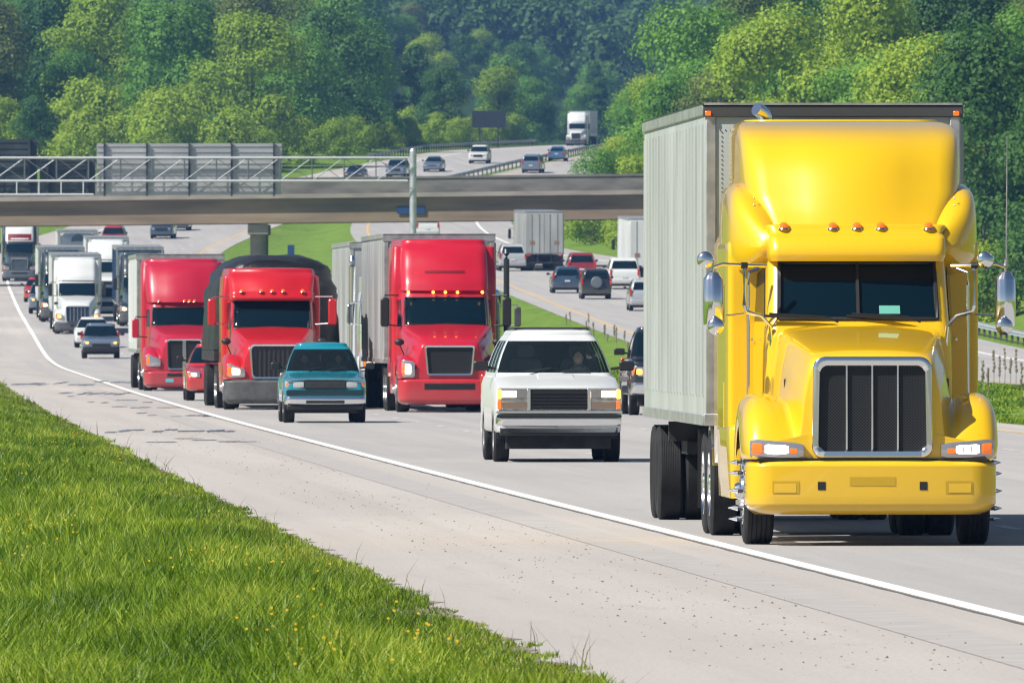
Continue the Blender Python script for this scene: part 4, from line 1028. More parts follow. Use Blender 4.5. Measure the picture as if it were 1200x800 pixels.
# ================================================================ the yellow truck
YEL = paint("yellow_paint", (.74, .45, .002), .3, .9); YEL.node_tree.nodes["Principled BSDF"].inputs["Coat Roughness"].default_value = .02
for n_ in YEL.node_tree.nodes:
    if n_.bl_idname == "ShaderNodeMapRange":
        if n_.inputs[1].default_value > 1: n_.inputs[3].default_value = .0; n_.inputs[4].default_value = .25
        else: n_.inputs[3].default_value = .3; n_.inputs[4].default_value = .3
def hero_extra(v):
    # chrome mirrors with loops, convex mirrors, antenna, grab handles, exhaust tip
    for sx in (-1, 1):
        xm = 1.42
        b = MB(); K3 = Slices([(2.06, .04, .14, .05, .05, .04, .03, .05), (2.12, .01, .14, .095, .095, .06, .03, .07), (2.34, -.03, .14, .10, .10, .07, .03, .07), (2.56, .01, .14, .095, .095, .06, .03, .07), (2.61, .04, .14, .06, .06, .04, .03, .05)]); K3.mesh(b, nz=10, top=.02); b.v = [(x_ + sx * xm, y_ + 2.10, z_) for x_, y_, z_ in b.v]; o = b.build("mirror", CHROME, v)
        b = MB(); b.tube([(sx * .90, 2.30, 2.685), (sx * 1.15, 2.18, 2.69), (sx * 1.33, 2.16, 2.70), (sx * 1.42, 2.16, 2.67), (sx * 1.42, 2.16, 2.58)], .018, 8)
        b.tube([(sx * 1.10, 2.2, 2.69), (sx * 1.12, 2.19, 2.64), (sx * 1.12, 2.19, 2.30), (sx * 1.10, 2.2, 2.24), (sx * .95, 2.24, 2.20), (sx * .86, 2.28, 2.10), (sx * .85, 2.30, 1.9)], .019, 8)
        b.tube([(sx * 1.12, 2.19, 2.22), (sx * 1.3, 2.17, 2.2)], .012, 6); b.build("mirror_bracket", CHROME, o)
        b = MB(); b.tube([(sx * 1.09, 2.185, 2.69), (sx * 1.15, 2.175, 2.69)], .03, 8); b.build("mirror_clamp", BLACK, o)
        b = MB(); b.ball((0, 0, 0), .085, 16, sc=(1, .5, 1)); c_ = b.build("convex_mirror", CHROME, v); c_.location = (sx * 1.50 if sx < 0 else 1.22, 2.12, 2.74)
        b = MB(); b.ball((0, 0, 0), .085, 16, sc=(1, .5, 1)); c_ = b.build("convex_mirror", CHROME, v); c_.location = (sx * 1.40, 2.06, 2.10)
        b = MB(); x = sx * 1.07
        b.tube([(sx * .97, 2.5, 2.66), (x, 2.42, 2.62), (x, 2.42, 2.5), (x, 2.42, 1.3), (sx * .99, 2.5, 1.2)], .017, 8); b.build("grab_handle", CHROME, v)
    b = MB(); b.tube([(1.42, 2.2, 2.66), (1.43, 2.2, 2.74), (1.43, 2.2, 2.76)], .022, 8); b.tube([(1.43, 2.2, 2.75), (1.435, 2.22, 3.3), (1.44, 2.24, 3.95)], [.008, .006, .004], 6); b.build("antenna", STEEL, v)
    b = MB(); b.tube([(-.70, 6.45, 1.2), (-.68, 6.45, 4.10), (-.695, 6.42, 4.17), (-.74, 6.38, 4.23), (-.80, 6.33, 4.265)], [.075, .075, .074, .07, .066], 16); b.build("exhaust_stack", CHROME, v)
    for sx in (-1, 1):
        b = MB(); rbox(b, sx * .775 - .02, sx * .775 + .02, .95, 1.0, 1.46, 1.60, .015)
        q = b.build("hood_vent", BLACK, v)
    # step under the cab
    for sx in (-1, 1):
        b = MB(); b.box(sx * 1.05 - .12, sx * 1.05 + .12, 2.2, 2.9, .36, .41); b.build("step", STEEL, v, bevel=.01)
    # shoulder wings either side of the roof fairing
    for sx in (-1, 1):
        b = MB(); rings = []
        for (y, xi, xo, zb, zt) in [(2.70, .72, .93, 2.80, 2.98), (2.82, .70, 1.03, 2.72, 3.06), (3.0, .70, 1.13, 2.64, 3.20), (3.15, .70, 1.19, 2.6, 3.32), (3.35, .72, 1.22, 2.55, 3.43), (3.7, .76, 1.228, 2.5, 3.50), (4.2, .8, 1.228, 2.5, 3.52), (6.2, .86, 1.228, 2.5, 3.52)]:
            pts = [(xi, zb), (xo, zb), (xo, (zb + zt) / 2), (xo - .008, zt - .14), (xo - .05, zt - .045), (xo - .13, zt), ((xi + xo) / 2, zt - .02), (xi, zt - .10)]
            rings.append([(sx * x, y, z) for x, z in pts])
        b.loft(rings); b.build("shoulder_fairing", YEL, v, sub=1, angle=60)
    b = MB(); b.box(-1.1, 1.1, -.03, .05, .816, .84); b.build("bumper_gap", BLACK, v)
    for sx in (-1, 1):   # rivets and seams of the fairing
        for q in (0, .07):
            b = MB(); b.ball((sx * .98, 3.12, 3.28 + q), .011, 8); b.build("rivet", STEEL, v)
    b = MB(); b.tube([(x, 2.33 + .04 * abs(x), 2.135 - .03 * (abs(x) / .8) ** 4) for x in [-.8 + .1 * i for i in range(17)]], .012, 6); b.build("cowl_seam", BLACK, v)

    b = MB(); b.tube([(1.02, 6.6, 2.9), (.3, 6.7, 2.2), (.2, 6.9, 1.3)], .02, 6); b.tube([(-.2, 6.6, 2.6), (-.3, 6.75, 1.8), (-.1, 6.95, 1.3)], .02, 6); b.build("air_hose", BLACK, v)
DY = mat("recess_shade_yellow", (.50, .31, .003), .3, coat=.6)  # darker yellow paints the shade of recesses on flush bumper plates
hero = dict(hero=1, paint=YEL, hood=dict(yc=2.35, zc=2.10, zf=1.80, wf=.60, wc=.82, flare=.10), fender=dict(top=1.47, w=1.235),
    grille=dict(w=.565, z0=.845, z1=1.81, r=.11, t=.075, tt=1.25, bars=3, bw=.009, taper=.03), bumper=dict(z0=.30, z1=.815, w=1.20, m=YEL, r=.26, insets=[
        (.70, .98, .50, .62, DY, "fog_recess"), (.45, .525, .535, .615, BLACK, "tow_hole"), (-.22, .22, .575, .66, DY, "plate_recess")]),
    head=dict(x0=.66, x1=1.17, z0=.845, z1=1.025, y=-.055, sweep=.075, taper=.25, lm=LAMPW),
    cab=[(1.0, 2.2, 4.2, .92, 1.02, .12, .1, .05), (2.0, 2.22, 4.2, .90, 1.04, .12, .1, .05), (2.16, 2.30, 4.2, .885, 1.04, .13, .1, .07), (2.74, 2.62, 4.2, .865, 1.04, .13, .1, .08), (2.95, 2.72, 4.2, .86, 1.02, .13, .1, .08)],
    ws=(1.08, 2.17, 2.72), split=1, card=1, cabtop=.1,
    visor=[(2.73, 2.42, 3.4, .84, .90, .10, .1, .06), (2.80, 2.40, 3.4, .86, .92, .10, .1, .06), (2.97, 2.50, 3.4, .86, .92, .10, .1, .06), (3.0, 2.60, 3.4, .84, .90, .10, .1, .06), (3.06, 2.66, 3.4, .88, .92, .10, .1, .06)],
    markers=[(x, 2.66 + .05 * x * x, 3.075) for x in (-.71, -.235, 0, .235, .70)],
    sleeper=[(.74, 3.28, 6.3, 1.20, 1.22, .06, .05, 0), (1.2, 3.26, 6.3, 1.225, 1.225, .06, .05, 0), (2.9, 3.26, 6.3, 1.225, 1.225, .06, .05, 0), (2.95, 3.3, 6.3, 1.2, 1.2, .06, .05, 0)], slptop=.05,
    fairing=[(2.98, 2.74, 6.3, .83, 1.0, .14, .1, .12), (3.08, 2.79, 6.3, .86, 1.02, .18, .1, .18), (3.22, 2.86, 6.3, .94, 1.06, .24, .1, .30), (3.38, 2.95, 6.3, 1.03, 1.09, .30, .1, .42), (3.55, 3.06, 6.3, 1.055, 1.08, .32, .1, .50), (3.72, 3.20, 6.3, 1.065, 1.08, .32, .1, .52), (3.86, 3.38, 6.3, 1.07, 1.08, .32, .1, .50), (3.96, 3.60, 6.3, 1.07, 1.08, .30, .1, .46), (4.03, 3.88, 6.3, 1.065, 1.07, .34, .1, .42), (4.075, 4.2, 6.3, 1.05, 1.05, .34, .1, .36), (4.11, 4.65, 6.3, 1.02, 1.02, .3, .1, .28), (4.13, 5.2, 6.3, .96, .96, .3, .1, .1)], fairtop=.012,
    len=9.6, drive=(7.35, 8.65), tank=(2.95, 5.6), tankx=.95, rim=CHROME,
    mirror=dict(x0=1.0, x1=1.01, y=2.3, z0=2.3, z1=2.31, arm=.9), extra=hero_extra,
    trailer=dict(y0=6.95, L=14.6, h=4.34, pm=mat("grey_trailer_skin", (.44, .47, .455), .45, .25, var=.12, vscale=1.1, stretch=(1, 1, .3)), detail=2, w=1.285))
_ms = mirrorset
def mirrorset(v, m, x0, x1, *a, **k):
    if x1 - x0 < .05: return
    return _ms(v, m, x0, x1, *a, **k)
tractor("semi_truck", "bright yellow semi truck with grey ribbed box trailer, chrome grille and lit headlights", hero, 1022, 147, yaw=.033, cat_="semi truck")
# ================================================================ other semi trucks
REDV = paint("crimson_paint", (.47, .003, .022), .28, .6)
REDK = paint("pinkish_red_paint", (.42, .006, .032), .3, .6)
REDP = paint("bright_red_paint", (.48, .004, .012), .28, .6)
WHT = paint("white_truck_paint", (.62, .64, .64), .3, .8)
DRKP = paint("dark_green_black_paint", (.02, .035, .04), .25, 1.0)
BLU = paint("navy_paint", (.02, .06, .14), .25, 1.0)
GREYP = mat("grey_bumper_plastic", (.075, .078, .08), .55, var=.2, vscale=6)
TRW = mat("white_trailer_skin", (.60, .62, .62), .4, .2, var=.12, vscale=.9, stretch=(1, 1, .25))
TRG = mat("grey_van_skin", (.40, .41, .41), .42, .3, var=.2, vscale=.9, stretch=(1, 1, .25))
BLKM = mat("black_grille_mesh", (.006, .006, .007), .6)
def mk(**kw):
    """default long-nose tractor, sizes of an average aerodynamic highway truck"""
    d = dict(paint=WHT, hood=dict(yc=2.2, zc=1.98, zf=1.52, wf=.62, wc=1.0, flare=.10), fender=dict(top=1.32, w=1.20, prof=[(0, .95), (.05, 1.05), (.15, 1.15), (.3, 1.22), (.5, 1.28), (.9, 1.32), (1.4, 1.32), (1.8, 1.26), (2.05, 1.0), (2.4, .95)]),
        grille=dict(w=.55, z0=.80, z1=1.52, r=.06, t=.05, bars=0, taper=-.06, mesh=BLKM), bumper=dict(z0=.22, z1=.76, w=1.18, m=GREYP, r=.28, insets=[(-.55, .55, .52, .64, BLKM, "air_slot")]),
        head=dict(x0=.72, x1=1.15, z0=.82, z1=1.12, y=-.05, sweep=.07, taper=.3),
        cab=[(1.0, 2.0, 4.0, 1.02, 1.16, .2, .1, .10), (1.95, 2.1, 4.0, 1.0, 1.18, .22, .1, .14), (2.62, 2.65, 4.0, .99, 1.16, .24, .1, .14), (2.78, 2.75, 4.0, .97, 1.14, .24, .1, .14)],
        ws=(1.5, 1.98, 2.62), cabtop=.06, markers=[],
        sleeper=[(.8, 3.4, 5.9, 1.2, 1.22, .1, .05, 0), (2.9, 3.4, 5.9, 1.2, 1.22, .1, .05, 0), (3.75, 3.7, 5.9, 1.18, 1.2, .12, .05, 0)], slptop=.05,
        fairing=[(2.78, 2.66, 5.9, 1.0, 1.1, .22, .05, .16), (2.95, 2.72, 5.9, 1.0, 1.12, .24, .05, .18), (3.3, 2.98, 5.9, 1.0, 1.14, .26, .05, .18), (3.7, 3.3, 5.9, .99, 1.15, .26, .05, .16), (3.88, 3.6, 5.9, .97, 1.14, .24, .05, .14)], fairtop=.08,
        len=9.2, drive=(6.8, 8.1), tank=(2.5, 5.2), tankx=.93, rim=STEEL, stacks=[],
        mirror=dict(m=BLACK, x0=1.30, x1=1.50, y=2.3, z0=1.95, z1=2.62, arm=1.08, chrome=False), hoodmirror=1,
        trailer=dict(y0=6.6, L=15.5, h=4.12, pm=TRW))
    for k, v_ in kw.items():
        if isinstance(v_, dict) and isinstance(d.get(k), dict) and k != 'trailer': d[k] = {**d[k], **v_}
        else: d[k] = v_
    return d
# red truck with the tall roof (second lane)
DSH = mat("slot_red", (.16, .004, .012), .4)
def volvo_extra(v):
    for x in (-.85, -.28, 0, .28, .85):
        b = MB(); b.ball((x, 2.62, 2.74), .035, 8); b.build("marker_light", AMBERL, v)
volvo = mk(paint=REDV, hood=dict(zc=2.0, zf=1.56, wf=.66, wc=1.06), grille=dict(w=.58, z0=.84, z1=1.53, taper=-.10, t=.055),
    bumper=dict(m=REDV, z0=.18, z1=.76, insets=[(-.58, .58, .52, .66, BLKM, "air_slot")]), head=dict(x0=.80, x1=1.10, z0=.80, z1=1.20, taper=.1),
    fair_marks=[(-.62, .62, 3.18, 3.24)], extra=volvo_extra, trailer=dict(y0=6.5, L=15.5, h=4.12, pm=TRG))
tractor("semi_truck", "crimson semi truck with high roof fairing and grey box trailer, right behind the white wagon", volvo, 527, 350)
# red truck with black tarp load
TARP = mat("black_tarp", (.014, .014, .016), .42, bump=.5, bscale=2.2, bdist=.12)
def tarp_load(v):
    t = MB(); 
    t.box(-1.28, 1.28, 6.6, 20, 1.12, 1.36); t.box(-.5, .5, 7.2, 19.6, .9, 1.118)
    tr = t.build("trailer", UNDER, v, bevel=.01)
    b = MB(); rings = []; n = 30; r_ = random.Random(3)
    for k in range(34):
        y = 6.5 + 13.2 * k / 33; e = .75 if k == 0 else (.93 if k == 1 else 1); ring = []
        for i in range(n + 1):
            a = math.pi * i / n; cx_, cz_ = math.cos(a), math.sin(a)
            p = .52; x = .22 + math.copysign(abs(cx_) ** p, cx_) * 1.46; z = 1.36 + abs(cz_) ** .5 * 2.30 * (1 if k > 0 else .96)
            wv = .05 * mnoise.noise(Vector((x * 1.7, y * .9, z * 1.5))) + .03 * math.sin(i * 1.7 + k * .6) * (cz_ < .8)
            if cz_ > .9: z -= .05 * abs(math.sin(y * 1.3))
            ring.append((x * (e if k < 2 else 1) * (1 + wv), y, z + wv))
        rings.append(ring)
    b.loft(rings); o = b.build("tarp_cover", TARP, v, angle=70)
    for yy in (17.2, 18.5):
        for sx in (-1, 1): wheel(tr, sx * .97, yy, .51, .56, 'dual', flat=True)
    b = MB()
    for sx in (-1, 1):
        for k in range(9): b.box(sx * 1.30 - .006, sx * 1.30 + .006, 7.5 + k * 1.4, 7.55 + k * 1.4, 1.2, 1.9)
    o = b.build("straps", GREYP, tr); o["kind"] = "stuff"
pro = mk(paint=REDP, hood=dict(zc=1.93, zf=1.50, wf=.64, wc=.98), grille=dict(w=.60, z0=.72, z1=1.54, r=.12, t=.06, bars=9, bw=.014, taper=-.08, barm=BLKM, mesh=mat("dark_grille", (.03, .032, .035), .5)),
    bumper=dict(m=GREYP, z0=.14, z1=.70, insets=[]), head=dict(x0=.70, x1=1.12, z0=.76, z1=1.10, taper=.45),
    cab=[(1.0, 2.0, 4.0, 1.0, 1.12, .2, .1, .10), (1.88, 2.1, 4.0, .97, 1.13, .2, .1, .12), (2.56, 2.6, 4.0, .95, 1.12, .2, .1, .12), (2.74, 2.7, 4.0, .93, 1.10, .2, .1, .12)], ws=(1.45, 1.90, 2.56),
    visor=[(2.56, 2.36, 3.2, .96, 1.0, .12, .1, .10), (2.62, 2.33, 3.2, .97, 1.02, .12, .1, .10), (2.74, 2.42, 3.2, .97, 1.02, .12, .1, .10)],
    markers=[(x, 2.40 + .08 * x * x, 2.79) for x in (-.72, -.26, 0, .26, .72)],
    sleeper=[(.8, 3.3, 5.6, 1.16, 1.18, .08, .05, 0), (2.6, 3.3, 5.6, 1.16, 1.18, .08, .05, 0), (3.1, 3.4, 5.6, 1.13, 1.15, .1, .05, 0)],
    fairing=[(2.74, 2.62, 5.6, .98, 1.05, .2, .05, .25), (2.9, 2.72, 5.6, 1.0, 1.1, .2, .05, .35), (3.1, 2.9, 5.6, 1.02, 1.12, .2, .05, .4), (3.24, 3.2, 5.6, 1.0, 1.1, .2, .05, .38)],
    mirror=dict(m=REDP, x0=1.32, x1=1.52, y=2.2, z0=1.98, z1=2.60, arm=1.02, chrome=True), trailer=None, extra=tarp_load, total=20)
tractor("semi_truck", "bright red semi truck with amber roof lights hauling a black tarped load", pro, 322, 360)
# pinkish red truck
kw = mk(paint=REDK, hood=dict(zc=1.92, zf=1.52, wf=.58, wc=.95), grille=dict(w=.52, z0=.62, z1=1.52, r=.08, t=.05, bars=1, bw=.05, taper=-.06),
    bumper=dict(m=REDK, z0=.10, z1=.58, insets=[(-.5, .5, .42, .55, BLKM, "air_slot"), (.32, .55, .26, .36, mat("teal_plate", (.1, .45, .5), .5), "number_plate")]),
    head=dict(x0=.70, x1=1.12, z0=.72, z1=1.08, taper=.4, lit=0),
    cab=[(1.0, 2.0, 4.0, 1.0, 1.16, .2, .1, .10), (1.88, 2.1, 4.0, .96, 1.17, .2, .1, .12), (2.44, 2.5, 4.0, .95, 1.16, .2, .1, .12), (2.6, 2.6, 4.0, .94, 1.14, .2, .1, .12)], ws=(1.45, 1.90, 2.44),
    fairing=[(2.6, 2.44, 5.9, 1.02, 1.15, .25, .05, .25), (2.8, 2.5, 5.9, 1.06, 1.17, .3, .05, .3), (3.3, 2.78, 5.9, 1.09, 1.19, .34, .05, .32), (3.65, 3.1, 5.9, 1.09, 1.19, .34, .05, .32), (3.8, 3.5, 5.9, 1.07, 1.17, .3, .05, .3)],
    markers=[(x, 2.48 + .05 * x * x, 2.64) for x in (-.7, .05, .2, .35)], mirror=dict(m=REDK, x0=1.30, x1=1.5, y=2.1, z0=1.55, z1=2.12, arm=1.05, chrome=False), hoodmirror=0,
    trailer=dict(y0=6.6, L=15.5, h=4.05, pm=TRW, w=1.3))
tractor("semi_truck", "pinkish red semi truck with rounded roof and white trailer at the edge line", kw, 216, 450)
# chrome nosed white truck hidden behind the crimson one
wt2 = mk(paint=paint("silver_white_paint", (.6, .6, .64), .25, 1.), grille=dict(w=.5, z0=.8, z1=1.75, bars=7, m=CHROME), hood=dict(zc=2.0, zf=1.75, wf=.54, wc=.85),
    bumper=dict(m=STEEL, z0=.2, z1=.75), stacks=[(-1.32, 3.4, 1.0, 3.75, .085), (1.32, 3.4, 1.0, 3.75, .085)],
    sleeper=[(.8, 3.6, 5.4, 1.0, 1.1, .1, .05, 0), (3.2, 3.6, 5.4, 1.0, 1.1, .1, .05, 0)], fairing=[(2.78, 2.7, 5.4, .9, 1.0, .2, .05, .1), (3.3, 3.1, 5.4, .9, 1.0, .2, .05, .1), (3.55, 3.6, 5.4, .85, .9, .2, .05, .1)],
    mirror=dict(m=CHROME, x0=1.35, x1=1.5, y=2.3, z0=1.95, z1=2.5, arm=1.0, chrome=True), hoodmirror=0, trailer=dict(y0=6.6, L=15.5, h=4.2, pm=TRG))
tractor("semi_truck", "silver white semi truck with upright exhaust stack, mostly hidden behind the crimson truck", wt2, 476, 405)
# black truck with stacks, right of the crimson truck
bk = mk(paint=DRKP, grille=dict(w=.5, z0=.8, z1=1.75, bars=7), hood=dict(zc=2.0, zf=1.75, wf=.54, wc=.85), bumper=dict(m=CHROME), stacks=[(1.24, 3.2, 1.0, 4.0, .08), (-1.24, 3.2, 1.0, 4.0, .08)], stackm=mat("dark_stack", (.06, .065, .07), .4, .6),
    sleeper=[(.8, 3.3, 5.0, 1.1, 1.15, .1, .05, 0), (2.75, 3.3, 5.0, 1.1, 1.15, .1, .05, 0)], mirror=dict(m=GREYP, x0=1.42, x1=1.6, y=2.3, z0=1.9, z1=2.45, arm=1.0, chrome=True), hoodmirror=0, trailer=None)
del bk['fairing']
def blue_tank(v):
    b = MB(); b.lathe([(0, .02), (.02, .3), (.1, .42), (9, .42), (9.1, .3), (9.12, .02)], (.85, 6.5, 2.6), 'y', 20)
    b.build("load_drum", mat("blue_drum", (.02, .12, .5), .4), v)
    b = MB(); b.box(-1.28, 1.28, 6.0, 18.5, 1.15, 1.4); b.box(-.5, .5, 6.5, 18, .9, 1.148); b.box(.5, 1.2, 6.6, 15.4, 1.4, 2.17); t = b.build("trailer", UNDER, v)
    for yy in (15.8, 17.1):
        for sx in (-1, 1): wheel(t, sx * .97, yy, .51, .56, 'dual', flat=True)
bk['extra'] = blue_tank
tractor("semi_truck", "black semi truck with tall dark exhaust stack peeking out right of the crimson truck", bk, 546, 420)
# far queue of trucks under the bridge
far_w = mk(paint=WHT, grille=dict(w=.62, z0=.66, z1=1.45, bars=5, m=BLU, mesh=mat("navy_grille", (.012, .03, .06), .4)), bumper=dict(m=GREYP, z0=.15, z1=.62), head=dict(x0=.76, x1=1.14, z0=.80, z1=1.10, lm=AMBERL), trailer=dict(y0=6.6, L=15.5, h=4.1, pm=TRW))
tractor("semi_truck", "white semi truck with navy grille and amber headlights behind two small cars", far_w, 91, 800)
def emblem(v):
    b = MB(); b.lathe([(-.02, .42), (0, .44), (.01, .42)], (0, 3.1, 3.45), 'y', 20); b.build("roof_vent", mat("slate_blue", (.08, .13, .2), .5), v)
far_w2 = mk(paint=WHT, extra=emblem, trailer=dict(y0=6.6, L=15.5, h=4.12, pm=TRW))
tractor("semi_truck", "white semi truck with round dark roof vent just before the bridge", far_w2, 92, 985)
dk = mk(paint=DRKP, trailer=dict(y0=6.6, L=15.5, h=4.1, pm=TRW)); tractor("semi_truck", "dark semi truck squeezed behind the left side of the white truck with navy grille", dk, 73, 848)
bl = mk(paint=DRKP, head=dict(lm=LAMP), trailer=dict(y0=6.6, L=15.5, h=4.25, pm=BLU)); tractor("semi_truck", "dark semi truck pulling a navy blue box trailer, left of the pinkish red truck", bl, 166, 830)
wl = mk(paint=WHT, head=dict(lm=LAMPW), trailer=dict(y0=6.6, L=15.5, h=4.1, pm=TRW)); tractor("semi_truck", "white semi truck between the navy trailer and the truck with the round roof vent", wl, 127, 925)
lf = mk(paint=DRKP, head=dict(lit=0), grille=dict(w=.6, z0=.85, z1=1.6, mesh=mat("slate_grille", (.05, .07, .09), .5)), bumper=dict(m=mat("slate_bumper", (.10, .12, .14), .5)), fairing=mk()['fairing'], paint_f=WHT, fair_marks=[(-1.2, 1.2, 2.85, 3.3)], trailer=dict(y0=6.6, L=15.5, h=3.9, pm=TRW))
tractor("semi_truck", "dark semi truck with white and dark red top, farthest left below the bridge", lf, 23, 1075)
tp = mk(paint=WHT, head=dict(lit=0), trailer=dict(y0=6.6, L=15.5, h=4.1, pm=TRW)); tractor("semi_truck", "white semi truck coming over the crest high above the bridge", tp, 675, 1800)

# ================================================================ cars
def car(name, label, cat_, sp, cx, Y, group=None, zf=ZA, Xf=XA, away=False, yaw=None):
    v = empty(name); P = sp['paint']; L = sp['L']; w_ = sp['w']; r_ = sp.get('r', .34)
    ax = (sp.get('fa', .85), L - sp.get('ra', .95)); arch = r_ + .07; zb0 = sp.get('zb', .30)
    top = sp['top']        # (y, z) along the body without greenhouse
    wk = [(0, w_ * .90), (.08, w_ * .96), (.3, w_ * .99), (.8, w_), (L - .8, w_), (L - .2, w_ * .98), (L - .05, w_ * .95), (L, w_ * .90)]
    def prof(y):
        zt = cat(top, y)[0]; xo = cat(wk, y)[0]; zb = zb0
        for a in ax:
            d = abs(y - a)
            if d < arch: zb = max(zb, r_ + math.sqrt(arch * arch - d * d))
        zm = zb + (zt - zb) * .45; zm = max(zm, min(zt - .1, .62)); zm = max(zm, zb + .03)
        return [(xo - .03, zb), (xo - .005, zb + .03), (xo, zm), (xo - .012, zt - .14 if zt - .14 > zm else (zm + zt) / 2), (xo - .045, zt - .035), (xo - .11, zt - .006), (xo * .6, zt + .012), (0, zt + .03)]
    ys = {0, .02, .06, .14, .3, .5, L - .5, L - .3, L - .12, L - .05, L}
    for a in ax: ys |= {a + arch * q for q in (-1.02, -.98, -.9, -.7, -.4, 0, .4, .7, .9, .98, 1.02)}
    ys |= {y for y, z in top}
    ys |= {L * i / 12 for i in range(13)}
    b = MB(); shell(b, sorted(y for y in ys if 0 <= y <= L), prof); b.build("body", P, v, angle=45)
    b = MB(); b.box(-w_ + .18, w_ - .18, .12, L - .12, .2, zb0 + .12); b.box(-w_ + .3, w_ - .3, .3, L - .3, .3, .7); b.build("underbody", UNDER, v, smooth=False)
    for a in ax:
        b = MB(); b.box(-w_ + .06, w_ - .06, a - arch, a + arch, r_ * .9, min(sp['belt'], r_ + arch) - .02)
        b.build("wheel_well", BLACK, v, smooth=False)
    # greenhouse
    K = Slices(sp['gh']); belt, rz = sp['gz']; clear = sp.get('clear')
    holes = [(-1.75, 1.75, belt, rz)] + [(s_ * a if s_ > 0 else -c, s_ * c if s_ > 0 else -a, belt, rz) for s_ in (-1, 1) for a, c in sp['side']] + ([(-5.1, -4.0, belt + .03, rz - .04), (3.9999, 5.1, belt + .03, rz - .04)] if sp.get('rearwin', 1) else [])
    b = MB(); K.mesh(b, holes=holes, top=sp.get('rt', .05), nz=8); b.build("roof", P, v, angle=45)
    gm = CLEAR if clear else GLASS; gs = GLASS
    b = MB(); K.patch(b, -1.75, 1.75, belt, rz, -.008, 14, 4, rim=False); b.build("windshield", gm, v)
    for s_ in (-1, 1):
        for a, c in sp['side']:
            b = MB(); u0, u1 = (a, c) if s_ > 0 else (-c, -a); K.patch(b, u0, u1, belt, rz, -.008, 4, 4, rim=False); b.build("side_window", gs, v)
    if sp.get('rearwin', 1):
        b = MB()
        for s_ in (-1, 1): K.patch(b, s_ * 4.0 if s_ > 0 else -5, 5 if s_ > 0 else -4.0, belt + .03, rz - .04, -.008, 5, 4, rim=False)
        b.build("rear_window", gs, v)
    yw = K.pt(0, belt)[1]
    b = MB(); b.tube([(-w_ * .45, yw - .02, belt + .02), (-w_ * .05, yw + .03, belt + .07)], .01, 5); b.tube([(w_ * .1, yw - .02, belt + .02), (w_ * .5, yw + .02, belt + .07)], .01, 5); b.build("wiper", BLACK, v)
    # wheels
    for a in ax:
        for s_ in (-1, 1): wheel(v, s_ * (w_ - .13), a, r_, .24, 'car')
    # mirrors
    ym = yw + .25; zm = belt + .04
    for s_ in (-1, 1):
        mw = sp.get('mw', .18); b = MB(); x0 = s_ * (w_ + .03); x1 = s_ * (w_ + .03 + mw); rbox(b, min(x0, x1), max(x0, x1), ym - .06, ym + .05, zm - .01, zm + .14, .035)
        o = b.build("mirror", sp.get('mm', BLACK), v); b = MB(); b.tube([(s_ * (w_ - .1), ym, zm + .02), (s_ * (w_ + .06), ym, zm + .04)], .025, 6); b.build("mirror_arm", BLACK, o)
    # front end
    fr = sp['front']; h = fr['head']; lampset(v, h[0], h[1], h[2], h[3], -.02, .06, fr.get('lit', 1), fr.get('amber', 'out'), .1, lm=fr.get('lm', LAMP), housing=fr.get('housing', LENS))
    g = fr['grille']; b = MB(); plate(b, rrect(-g[0], g[0], g[1], g[2], .03), -.022, .05); go = b.build("grille", fr.get('gm', BLACK), v)
    if fr.get('gbars'):
        b = MB()
        for i in range(fr['gbars']): z = g[1] + (g[2] - g[1]) * (i + 1) / (fr['gbars'] + 1); b.box(-g[0] + .02, g[0] - .02, -.034, -.0225, z - .008, z + .008)
        b.build("grille_bars", fr.get('gbm', GREYP), go)
    if fr.get('extra'): fr['extra'](v)
    bz0, bz1 = fr['bump']; bw = w_ - .02
    Kb = Slices([(bz0, .0, .4, bw - .06, bw - .05, .12, .02, .06), (bz0 + .05, -.07, .4, bw, bw, .14, .02, .06), (bz1 - .04, -.08, .4, bw, bw, .14, .02, .06), (bz1, -.06, .4, bw - .02, bw - .02, .12, .02, .05)])
    b = MB(); Kb.mesh(b, nz=6, top=.003); b.build("bumper", fr.get('bm', P), v, angle=45)
    if fr.get('val'):
        b = MB(); b.box(-bw + .06, bw - .06, .0, .3, fr['val'], bz0 + .01); b.build("air_dam", BLACK, v, bevel=.02)
    # rear end
    re = sp.get('rear', {}); tl = re.get('tail', (.62, w_ - .06, .75, 1.0))
    for s_ in (-1, 1):
        b = MB(); x0, x1 = s_ * tl[0], s_ * tl[1]; rbox(b, min(x0, x1), max(x0, x1), L - .06, L + .025, tl[2], tl[3], .03); b.build("taillight", REDL, v)
    b = MB(); K4 = Slices([(.34, L - .4, L + .02, bw - .04, bw - .04, .02, .1, 0), (.42, L - .4, L + .09, bw, bw, .02, .12, 0), (.60, L - .4, L + .09, bw, bw, .02, .12, 0), (.64, L - .4, L + .05, bw - .02, bw - .02, .02, .1, 0)]); K4.mesh(b, nz=4, top=.003); b.build("rear_bumper", re.get('bm', P), v)
    b = MB(); b.box(-.16, .16, L + .02, L + .035, .70, .80); b.build("number_plate", mat("plate_white", (.6, .62, .62), .5), v)
    if sp.get('extra'): sp['extra'](v)
    place(v, cx, Y, zf, Xf, yaw, L, away)
    return tag(v, label, cat_, group)

